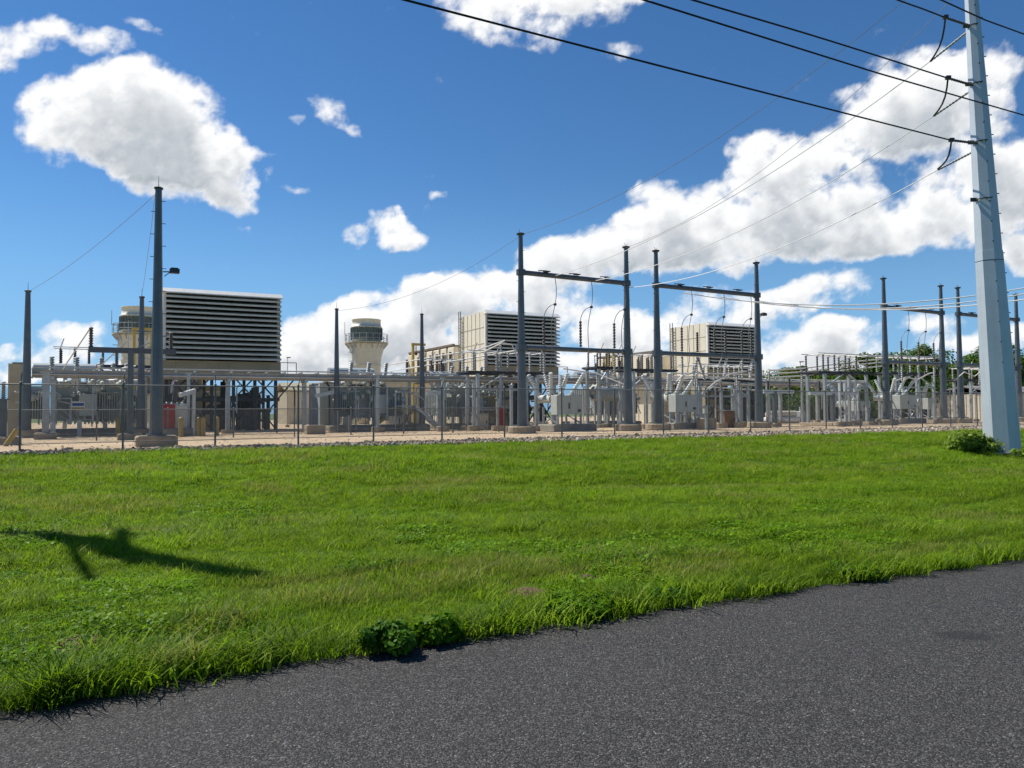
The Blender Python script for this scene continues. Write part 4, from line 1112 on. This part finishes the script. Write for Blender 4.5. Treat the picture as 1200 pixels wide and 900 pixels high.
MB().add([(.25, 0, 1.1), (.52, 0, 1.4), (.25, 0, 1.7), (-.02, 0, 1.4), (.25, .03, 1.1), (.52, .03, 1.4), (.25, .03, 1.7), (-.02, .03, 1.4)], [(0, 1, 2, 3), (7, 6, 5, 4), (0, 4, 5, 1), (1, 5, 6, 2), (2, 6, 7, 3), (3, 7, 4, 0)]).build('diamond_panel', 'void', t)
MB().box((-.45, .02, 1.5), (.5, .04, .16)).build('bar_panel', 'void', t); MB().bar((-.45, .05, 0), (-.45, .05, 1.45), .05).build('post', 'galv', t)
def cabinet(label, px, py, w, d, h, m, z=0.):
    p = G(px, py); t = thing('equipment_cabinet', label, 'cabinet', p, ANG)
    MB().bbox((0, d/2, z+h/2), (w, d, h), .03).build('housing', m, t); MB().box((0, -.01, z+h*.5), (w*.85, .03, h*.85)).build('door', m, t)
    MB().box((w*.33, -.04, z+h*.5), (.05, .05, .2)).build('handle', 'dark', t); MB().box((0, d/2, z+h+.03), (w+.12, d+.12, .06)).build('hood', 'galv', t)
    if z: MB().bar((0, d/2, 0), (0, d/2, z), .12).build('post', 'galv', t)
cabinet('brown metal cabinet between the second gantry and right breaker columns', 856, 501, 1.0, .7, 1.2, 'brown')
cabinet('small dark red cabinet right of the third transformer', 589, 504, .55, .5, 1.6, 'red')
cabinet('tan cabinet beside the third transformer', 565, 504, 1.0, .7, 1.1, 'cream')
cabinet('small grey box beside the right breaker cabinet legs', 822, 502, .65, .5, 1.0, 'tank')
cabinet('white meter box on a post before the second gantry', 829, 504, .4, .2, .45, 'cab', 1.05)
cabinet('grey green junction box on a post beside the left gantry column', 629, 504, .45, .2, .4, 'tank', 1.15)
cabinet('white grey cabinet between the far left transformers', 148, 509, .8, .6, 1.5, 'tank')
# stairs
def stairs(label, px, Y, m='yellow', L=2.2, h=1.7, s=1):
    p = base(px, Y, YZ); t = thing('access_stairs', label, 'stairs', p, ANG, 'yellow railed access stairs')
    st = MB()
    for y in (0, .8): st.bar((0, y, h), (s*L, y, 0), .06, .2)
    for k in range(7): st.box((s*L*(k+.5)/7, .4, h-h*(k+.5)/7), (.25, .8, .04))
    st.build('steps', m, t); rl = MB()
    for y in (0, .8):
        rl.tube((0, y, h+.95), (s*L, y, .95), .03, n=6)
        for k in range(4): rl.tube((s*L*k/3, y, h-h*k/3), (s*L*k/3, y, h-h*k/3+.95), .025, n=6)
    rl.tube((-1.4*s, 0, h+.95), (0, 0, h+.95), .03, n=6); rl.tube((-1.4*s, 0, 0), (-1.4*s, 0, h+.95), .035, n=6)
    rl.build('handrail', m, t); MB().box((-.7*s, .4, h), (1.4, .8, .08)).build('landing', 'galv', t)
    fr = MB(); fr.bar((-1.3*s, 0, 0), (0, 0, h), .08); fr.bar((0, 0, 0), (-1.3*s, 0, h), .08); fr.bar((0, 0, 0), (0, 0, h), .08); fr.build('landing_brace', 'galvbrown', t)
stairs('yellow stairs with landing before the cream wall', 468, 54, s=-1)
stairs('pale stairs descending right beside the thick steel column', 486, 53, 'galvl')
stairs('yellow railed platform beside the brown cabinet and third transformer', 580, 56, 'yellow', 1.2, 1.4, 1)
# white pipes lying on the yard
p = G(918, 496); t = thing('pipe_pile', 'pile of large white and tan pipes lying before the trees', 'pipes', p, ANG)
for k, (y, z, m_) in enumerate(((0, .3, 'white'), (.7, .3, 'white'), (.35, .85, 'cream'))):
    mb = MB(); mb.tube((-1.5, y, z), (1.9, y, z), .3, n=16); mb.tube((-1.75, y, z), (-1.5, y, z), .2, .3, 16); mb.build('pipe', m_, t, False)
MB().lathe([(.32, 0), (.34, .1), (.34, .6), (.2, .75)], (-1.9, -.1, 0), 12).build('drum', 'white', t); 
mb = MB(); mb.bbox((2.5, .2, .55), (.7, .7, 1.1), .04); mb.tube((2.5, .2, 1.1), (2.5, .2, 1.5), .12, n=8); mb.build('valve_box', 'tank', t)
# low horizontal drum tank
p = base(694, 60, YZ); t = thing('storage_tank', 'dark horizontal cylindrical tank behind the left breaker', 'tank', p, ANG)
mb = MB(); mb.path([(0, 0, 2.6), (.15, 0, 2.6), (2.6, 0, 2.6), (2.75, 0, 2.6)], [.4, .58, .58, .4], 20); mb.build('vessel', 'tank', t, True)
mb = MB(); [mb.bar((x, y, 0), (x, y, 2.2), .12) for x in (.5, 2.2) for y in (-.4, .4)]; mb.build('legs', 'galv', t)

# high-level tubular bus runs (each run a thing of its own with its supports)
def busrun(label, pts_, r=.05, m='bus', drops=()):
    P = [W(*q) for q in pts_]; p = P[0].copy(); t = thing('bus_tube', label, 'bus tube', (p.x, p.y, p.z), 0, 'aluminium bus tubes')
    MB().path([q-p for q in P], r, 7).build('tube', m, t)
    for (f, h) in drops:
        i = min(len(P)-2, int(f*(len(P)-1))); u = f*(len(P)-1)-i; q = P[i].lerp(P[i+1], u)-p
        MB().insul(q-UP*.06, q-UP*h, .09, 7, 7).build('insulator', 'porc', t)
        MB().bar(q-UP*h, (q.x, q.y, YZ-p.z), .12).build('post', 'galv', t)
busrun('upper tube rising from the stack to the left gantry', ((448, 429, 66), (520, 416, 60), (560, 410, 57), (592, 399, 54)), .05, drops=((.35, .9), (.95, 1.1)))
busrun('lower tube rising from the stack to the left gantry', ((452, 436, 64), (520, 425, 59), (575, 416, 55), (620, 408, 51)), .05, drops=((.4, .9), (.75, 1.0)))
busrun('arched tube just left of the left gantry column', ((568, 412, 52), (588, 402, 52), (600, 404, 52), (606, 418, 52), (606, 436, 52)), .05)
busrun('tube sloping from the left gantry beam to the yellow posts', ((735, 452, 55), (700, 438, 56), (660, 432, 56)), .045, drops=((.5, .9),))
for k, (ya, yb, l) in enumerate(((437, 440, 'uppermost of the pale tubes crossing before the right filter house'), (441, 446, 'second of the pale tubes crossing before the right filter house'), (446, 452, 'third pale tube crossing before the right filter house'), (453, 457, 'lowest pale tube crossing before the right filter house'))):
    busrun(l, ((775+6*k, ya, 54+k), (840, ya+1, 56+k), (897-4*k, yb, 58+k)), .05, drops=((.3, .8), (.7, .8)))
busrun('bent pale tube right of the second breaker bushings', ((790, 450, 50), (800, 440, 50), (818, 436, 50), (838, 446, 50), (850, 440, 51)), .05)
busrun('pale tube drooping toward the breaker from the floodlit gantry', ((822, 462, 51), (838, 448, 51.5), (856, 438, 52), (880, 434, 53)), .05)
for k, (y0, l) in enumerate(((432, 'upper pale tube above the pipe pile'), (436, 'middle pale tube above the pipe pile'), (440.5, 'lower pale tube above the pipe pile'))):
    busrun(l, ((901, y0+2, 64+k), (940, y0, 65+k), (1000, y0-8, 66+k), (1040, y0-12, 67+k)), .06, 'bus', drops=((.0, 1.3), (.33, 1.3)))
busrun('thick pale tube under the third gantry joining its columns', ((1010, 418, 66), (1040, 417, 66), (1100, 419, 68)), .07, 'galvl', drops=((.6, 1.2), (.8, 1.2)))
busrun('curved pale tube right of the third breaker', ((1050, 446, 64), (1062, 442, 64), (1075, 445, 64), (1088, 438, 64), (1096, 436, 64)), .05)
busrun('curved pale tube between fourth gantry column and the monopole', ((1118, 446, 64), (1130, 436, 64), (1142, 441, 64), (1152, 434, 64)), .05)
for px, Y, y0, y1, l in ((610+34, 52, 445, 418, 'a'),): pass
def rod(label, px, Y, topy, basey=None, arm=True):
    p = base(px, Y, YZ, 430); h = hgt(px, topy, Y)-YZ
    t = thing('light_pole', label, 'light pole', p, 0, 'thin yard light poles')
    MB().tube((0, 0, 0), (0, 0, h), .05, .03, 6).build('pole', 'galv', t); MB().box((.1, 0, h), (.35, .14, .08)).build('lamp_head', 'dark', t)
    MB().lathe([(.2, 0), (.2, .2)], (0, 0, 0), 10).build('footing', 'conc', t)
rod('thin light pole right of the left filter house platform', 337, 70, 419)
rod('thin light pole between the left gantry columns', 697, 66, 417)
rod('thin light pole rising between the floodlit gantry and the open switch stand', 938, 66, 424)
rod('thin light pole left of the middle stack platform, near the left filter house', 150, 70, 375)

# off-frame wooden utility pole whose shadow falls on the lawn
SUN_H = Vector((-.87, .48, 0)).normalized(); SUN_EL = math.radians(52)
tip = G(292, 674, .03); up_h = 12.5
top_ = tip + SUN_H*(up_h/math.tan(SUN_EL)) + UP*up_h
bp = tip + Vector((-.83, .557, 0))*(up_h/math.tan(SUN_EL)*1.02); bp.z = -.05
t = thing('utility_pole', 'wooden utility pole left of the view with crossarm', 'utility pole', bp)
lean = (top_-bp); pa_ = lambda h_: lean*(h_/up_h)
MB().tube((0, 0, 0), lean, .30, .22, 12).build('pole', 'wood', t)
ca = Vector((-.47, .88, 0))
MB().bar(pa_(up_h-2.7)-ca*.5, pa_(up_h-2.7)+ca*2.4, .13, .13).build('crossarm', 'wood', t)
MB().tube(pa_(up_h-4.3)-ca*.1, pa_(up_h-3.6)-ca*1.9, .06, n=6).build('brace', 'galv', t)
for s_ in (1.2, 2.2): MB().insul(pa_(up_h-2.7)+ca*s_+UP*.1, pa_(up_h-2.7)+ca*s_+UP*.35, .09, 8, 3).build('insulator', 'porc', t)

# ------------------------------------------------------------------ trees
def tree(label, px, Y, topy, wpx, mt, seed, name='deciduous_tree'):
    p = base(px, Y, YZ, 470); h = hgt(px, topy, Y)-YZ; w = wpx/900*Y
    r = random.Random(seed); t = thing(name, label, 'tree', p, 0, 'leafy trees behind the switchyard')
    tk = MB(); tk.path([(0, 0, -.1), (.05, 0, h*.18), (r.uniform(-.2, .2), .1, h*.45), (r.uniform(-.4, .4), .1, h*.8)], [.32, .24, .16, .05], 8)
    lobes = []
    for k in range(26):
        a = r.uniform(0, 6.28); zz = r.uniform(.12, .93); env = (1-max(0, (zz-.45)/.6)**2.2) if zz > .45 else .75+.25*zz/.45
        rad = w*.5*env*math.sqrt(r.uniform(.15, 1)); c = Vector((rad*math.cos(a), rad*math.sin(a), zz*h)); s = r.uniform(.13, .23)*w
        s = min(s, h-c.z+.3); s = max(s, .5)
        lobes.append((c, s)); tk.tube((0, 0, max(.3, c.z*.55)), c, .08, .02, 5)
    tk.build('trunk', 'bark', t)
    mb = MB(); n = 11000
    for _ in range(n):
        c, s = r.choice(lobes); d = Vector((r.gauss(0, 1), r.gauss(0, 1), r.gauss(0, 1))).normalized()
        q = c+Vector((d.x, d.y, d.z*.75))*s*(r.random()**.35)*r.uniform(.85, 1.2)
        if q.z < .1: continue
        leafq(mb, q, d+Vector((0, 0, .7))+Vector((r.gauss(0, .5), r.gauss(0, .5), r.gauss(0, .5))), r.uniform(.12, .28), r, 1.5)
    mb.build('crown', mt, t); return t
tr = [(903, 112, 448, 80, 'leaf1', 'low mid green tree just right of the floodlit gantry column'),
 (930, 105, 430, 92, 'leaf2', 'rounded olive tree above the pipe pile'),
 (968, 108, 436, 84, 'leaf3', 'dark tree right of the rounded olive tree'),
 (1000, 100, 432, 84, 'leaf1', 'low tree behind the open switch stand'),
 (1022, 94, 414, 84, 'leaf3', 'dark tall tree left of the third gantry column'),
 (1052, 92, 408, 92, 'leaf1', 'mid green tree right behind the third gantry column'),
 (1086, 90, 405, 86, 'leaf2', 'tallest olive tree under the third gantry beam'),
 (1075, 84, 432, 96, 'leaf3', 'low very dark tree behind the third breaker'),
 (1112, 100, 428, 70, 'leaf1', 'small tree seen between third and fourth gantries'),
 (1142, 104, 426, 70, 'leaf2', 'short olive tree left of the monopole'),
 (1166, 98, 402, 80, 'leaf1', 'tall tree behind the upper part of the monopole foot'),
 (1200, 104, 418, 60, 'leaf3', 'dark tree at the right frame edge'),
 (1250, 104, 412, 70, 'leaf1', 'tree beyond the right frame edge'),
 (870, 112, 455, 70, 'leaf3', 'low dark tree behind the right filter house legs'),
 (1035, 88, 446, 100, 'leaf3', 'low dark undergrowth tree behind the pale breaker'),
 (955, 90, 458, 96, 'leaf3', 'low dark undergrowth tree behind the pipe pile'),
 (915, 92, 460, 90, 'leaf3', 'low dark undergrowth tree left of the pipe pile'),
 (992, 90, 458, 90, 'leaf3', 'low dark undergrowth tree right of the pipe pile'),
 (1130, 100, 458, 80, 'leaf3', 'low dark undergrowth tree left of the cream shed')]
for i, (px, Y, ty, w, mt, l) in enumerate(tr): tree(l, px, Y, ty, w, mt, 50+i)
tree('tiny far dark tree on the horizon at the left edge', 2, 190, 480, 24, 'leaf3', 99)

# ------------------------------------------------------------------ lights, sky
sun = bpy.data.lights.new('sun', 'SUN'); sun.energy = 5.0; sun.angle = math.radians(.6); sun.color = (1, .95, .87)
so = bpy.data.objects.new('sun', sun); COL.objects.link(so)
S = Vector((SUN_H.x*math.cos(SUN_EL), SUN_H.y*math.cos(SUN_EL), math.sin(SUN_EL)))
so.rotation_euler = S.to_track_quat('Z', 'Y').to_euler(); so.location = (0, 0, 60)

w = bpy.data.worlds.new('World'); scene.world = w; w.use_nodes = True
nt = w.node_tree; nt.nodes.clear()
out = nn(nt, 'ShaderNodeOutputWorld')
sky = nn(nt, 'ShaderNodeTexSky'); sky.sky_type = 'NISHITA'; sky.sun_disc = False
sky.sun_elevation = SUN_EL; sky.sun_rotation = math.atan2(S.x, S.y)
sky.air_density = 1.0; sky.dust_density = .0; sky.ozone_density = 1.6; sky.altitude = 600
hs = nn(nt, 'ShaderNodeHueSaturation'); hs.inputs['Saturation'].default_value = 1.2; hs.inputs['Value'].default_value = 1.0
nt.links.new(sky.outputs[0], hs.inputs['Color'])
bg = nn(nt, 'ShaderNodeBackground'); tcg = nn(nt, 'ShaderNodeTexCoord').outputs['Generated']; sx = nn(nt, 'ShaderNodeSeparateXYZ'); nt.links.new(tcg, sx.inputs[0])
tint = mixc(nt, 1., hs.outputs[0], (.76, .97, 1.12), 'MULTIPLY')
nt.links.new(mixc(nt, mr(nt, sx.outputs[2], -.02, .30, .85, 0, True), tint, (2.3, 5.0, 8.6)), bg.inputs[0]); bg.inputs[1].default_value = .068
nt.links.new(bg.outputs[0], out.inputs[0])
def azel(x, y): d = ray(x, y).normalized(); return math.atan2(d.x, d.y), math.asin(d.z)
BL = [ # cx, cy, rx, ry, tilt(deg, + = down to right), strength
 (150, 138, 104, 62, 8, 1.15), (185, 165, 95, 58, 22, 1.1), (262, 212, 44, 34, 30, .9), (285, 185, 30, 12, 0, .5), (75, 150, 56, 44, 10, .9), (150, 100, 60, 34, 0, .8),
 (30, 42, 66, 22, 0, .72), (0, 62, 28, 30, 0, .55), (110, 48, 56, 14, 5, .5), (-80, 70, 60, 50, 0, .7), (185, 38, 34, 8, 20, .34),
 (385, 126, 24, 17, 40, .5), (404, 144, 20, 10, 25, .42), (352, 142, 12, 6, 20, .33), (326, 206, 17, 10, 20, .42), (352, 219, 18, 8, 10, .38), (288, 273, 16, 7, 0, .42), (513, 235, 13, 6, 0, .38),
 (414, 278, 26, 17, -10, .8), (460, 268, 30, 24, 0, 1.0), (486, 276, 20, 14, 0, .5),
 (620, 4, 110, 34, 0, .66), (560, 22, 50, 26, 10, .5), (632, 36, 38, 24, 0, .55), (722, 58, 28, 14, 0, .42), (700, -12, 60, 22, 0, .7),
 (655, 308, 60, 26, -10, .95), (720, 290, 80, 36, -18, 1.0), (835, 262, 120, 46, -8, 1.1), (905, 195, 50, 40, 0, .95), (800, 298, 90, 26, 0, .85),
 (985, 262, 100, 44, -5, 1.05), (1080, 135, 96, 56, -14, 1.1), (1095, 92, 72, 38, 0, 1.0), (980, 180, 66, 40, -20, .8), (1180, 215, 110, 62, -10, 1.1), (1075, 268, 110, 30, -6, .9), (1160, 75, 40, 26, 0, .5), (762, 225, 30, 15, -20, .65), (1010, 120, 40, 24, 0, .6),
 (440, 372, 90, 30, -14, 1.0), (530, 345, 90, 30, -10, 1.1), (600, 340, 80, 24, 0, .9), (400, 410, 110, 34, 0, 1.0), (510, 400, 120, 36, 0, 1.0), (350, 396, 44, 24, 0, .7), (640, 375, 80, 30, 0, .6),
 (85, 402, 48, 24, -5, .9), (10, 420, 40, 18, 0, .8), (0, 440, 80, 12, 0, .7), (170, 432, 80, 14, 0, .5),
 (930, 350, 80, 20, -16, .85), (880, 372, 60, 18, 0, .6), (735, 384, 66, 26, 0, .85), (800, 372, 40, 20, 0, .5), (985, 392, 56, 24, -5, .9), (925, 412, 90, 22, 0, .8), (850, 348, 50, 14, 0, .5), (760, 425, 150, 20, 0, .6), (960, 432, 130, 20, 0, .7), (620, 430, 200, 24, 0, .6),
 (1200, 300, 30, 22, 0, .95), (1095, 378, 40, 14, 0, .6), (1190, 390, 50, 16, 0, .6), (1060, 422, 60, 16, 0, .5), (1130, 402, 60, 14, 0, .6), (1320, 200, 90, 80, 0, .9), (-200, 300, 120, 50, 0, .9), (-260, 120, 90, 50, 10, .9), (1380, 330, 90, 30, 0, .8),
]

# cloud layer: a far dome patch whose vertices carry cloud density and self-shading
rs = np.random.RandomState(4)
perm = rs.permutation(512); perm = np.concatenate([perm, perm]); gx = np.cos(np.arange(512)*2.399); gy = np.sin(np.arange(512)*2.399)
def perlin(x, y):
    xi = np.floor(x).astype(int); yi = np.floor(y).astype(int); xf = x-xi; yf = y-yi
    u = xf**3*(xf*(xf*6-15)+10); v = yf**3*(yf*(yf*6-15)+10)
    def g(i, j):
        h = perm[(perm[(xi+i) & 511]+yi+j) & 511]; return gx[h]*(xf-i)+gy[h]*(yf-j)
    a = g(0, 0)*(1-u)+g(1, 0)*u; b = g(0, 1)*(1-u)+g(1, 1)*u
    return (a*(1-v)+b*v)*1.5
def fbm(x, y, n, bill=False, g=.55):
    t = 0; a = 1; w_ = 0
    for i in range(n):
        p = perlin(x+17.3*i, y+9.1*i); t = t+a*((np.abs(p)*2-.5) if bill else p); w_ += a; x = x*2.03; y = y*2.03; a *= g
    return t/w_
NA, NE = 620, 270
AZ, EL = np.meshgrid(np.radians(np.linspace(-50, 50, NA)), np.radians(np.linspace(-.6, 43, NE)))
sc_ = 57.3/5.0; UU = np.tan(AZ); VV = np.tan(EL)/np.cos(AZ)
wx = fbm(UU*sc_*1.0+5, VV*sc_*1.1, 5)*.034; wy = fbm(UU*sc_*1.0+50, VV*sc_*1.1+31, 5)*.026
a_, e_ = UU+wx, VV+wy
Fd = np.zeros_like(AZ)
for cx, cy, rx, ry, tl, s_ in BL:
    d_ = ray(cx, cy); a0, e0 = d_.x/d_.y, d_.z/d_.y; kx = ky = 1/900
    dx = (a_-a0)/kx; dy = (e_-e0)/ky; th = -math.radians(tl)
    u = (dx*math.cos(th)+dy*math.sin(th))/(rx*1.22); v = (-dx*math.sin(th)+dy*math.cos(th))/(ry*1.22)
    q = np.clip(1-(u*u+v*v), 0, 1)**.8*s_
    Fd = np.maximum(Fd, q)+.25*np.minimum(Fd, q)
puff = fbm(UU*sc_*1.5, VV*sc_*1.8, 6, True, .58)
wisp = fbm(UU*sc_*1.1+9, VV*sc_*1.5+3, 6, False, .6)
dens = Fd*1.15+(puff*.42+wisp*1.15)*np.clip(.25+Fd*1.3, 0, 1)-.16
# self-shading: march towards the sun across the layer
acc = np.zeros_like(dens); dc = np.clip(dens, 0, 1.2)
da, de = 100/(NA-1), 43.6/(NE-1)
for k in range(1, 15):
    sa, se = int(round(-.28*k*.34/da)), int(round(.96*k*.34/de))
    r_ = np.roll(np.roll(dc, -se, 0), -sa, 1); r_[NE-se:, :] = 0; acc += r_*(1-k/16.)
acc /= 7.2
rel = dc-np.roll(np.roll(dc, -3, 0), 2, 1)
def sst(a, b, x): t_ = np.clip((x-a)/(b-a), 0, 1); return t_*t_*(3-2*t_)
shade = 1-.64*sst(.30, 1.25, acc+wisp*.35)*sst(.25, 1.05, dens+puff*.3)+np.clip(rel, -.3, .3)*.5
Rk = 5200.
vv = np.stack([Rk*np.cos(EL)*np.sin(AZ), Rk*np.cos(EL)*np.cos(AZ), Rk*np.sin(EL)], -1).reshape(-1, 3)
me = bpy.data.meshes.new('sky')
ii = np.arange(NA*NE).reshape(NE, NA)
qf = np.stack([ii[:-1, :-1], ii[1:, :-1], ii[1:, 1:], ii[:-1, 1:]], -1).reshape(-1, 4)
me.from_pydata(vv.tolist(), [], qf.tolist())
for n_, arr in (('dens', dens), ('shade', shade)):
    at = me.attributes.new(n_, 'FLOAT', 'POINT'); at.data.foreach_set('value', arr.astype(np.float32).ravel())
me.polygons.foreach_set('use_smooth', [True]*len(me.polygons)); me.update()
sk = bpy.data.objects.new('sky', me); COL.objects.link(sk); sk['kind'] = 'structure'
m = bpy.data.materials.new('cloud_layer'); m.use_nodes = True; nt = m.node_tree; nt.nodes.clear(); me.materials.append(m)
o_ = nn(nt, 'ShaderNodeOutputMaterial')
ad = nn(nt, 'ShaderNodeAttribute'); ad.attribute_name = 'dens'; as_ = nn(nt, 'ShaderNodeAttribute'); as_.attribute_name = 'shade'
pos = nn(nt, 'ShaderNodeNewGeometry').outputs['Position']
fn_ = math_(nt, 'SUBTRACT', noise_(nt, pos, .012, 7, .62), .5)
dn = math_(nt, 'ADD', ad.outputs['Fac'], math_(nt, 'MULTIPLY', fn_, .75))
alpha = mr(nt, dn, .0, .72, 0, 1, True)
tn = math_(nt, 'ADD', as_.outputs['Fac'], math_(nt, 'MULTIPLY', fn_, .4))
ccol = mixc(nt, mr(nt, tn, .1, 1.0), (.25, .29, .335), (.71, .715, .72))
em = nn(nt, 'ShaderNodeEmission'); nt.links.new(ccol, em.inputs[0]); em.inputs[1].default_value = 1
tr_ = nn(nt, 'ShaderNodeBsdfTransparent'); mx = nn(nt, 'ShaderNodeMixShader')
nt.links.new(alpha, mx.inputs[0]); nt.links.new(tr_.outputs[0], mx.inputs[1]); nt.links.new(em.outputs[0], mx.inputs[2]); nt.links.new(mx.outputs[0], o_.inputs[0])
m.cycles.emission_sampling = 'NONE'

cam = bpy.data.cameras.new('camera'); co = bpy.data.objects.new('camera', cam); COL.objects.link(co)
cam.sensor_width = 36; cam.lens = 27; cam.clip_end = 8000; cam.clip_start = .05
co.matrix_world = Matrix.Translation(C0) @ cam_m
scene.camera = co
scene.view_settings.view_transform = 'Standard'; scene.view_settings.look = 'None'; scene.view_settings.exposure = .5; scene.view_settings.gamma = 1
scene.cycles.max_bounces = 5; scene.cycles.transparent_max_bounces = 4
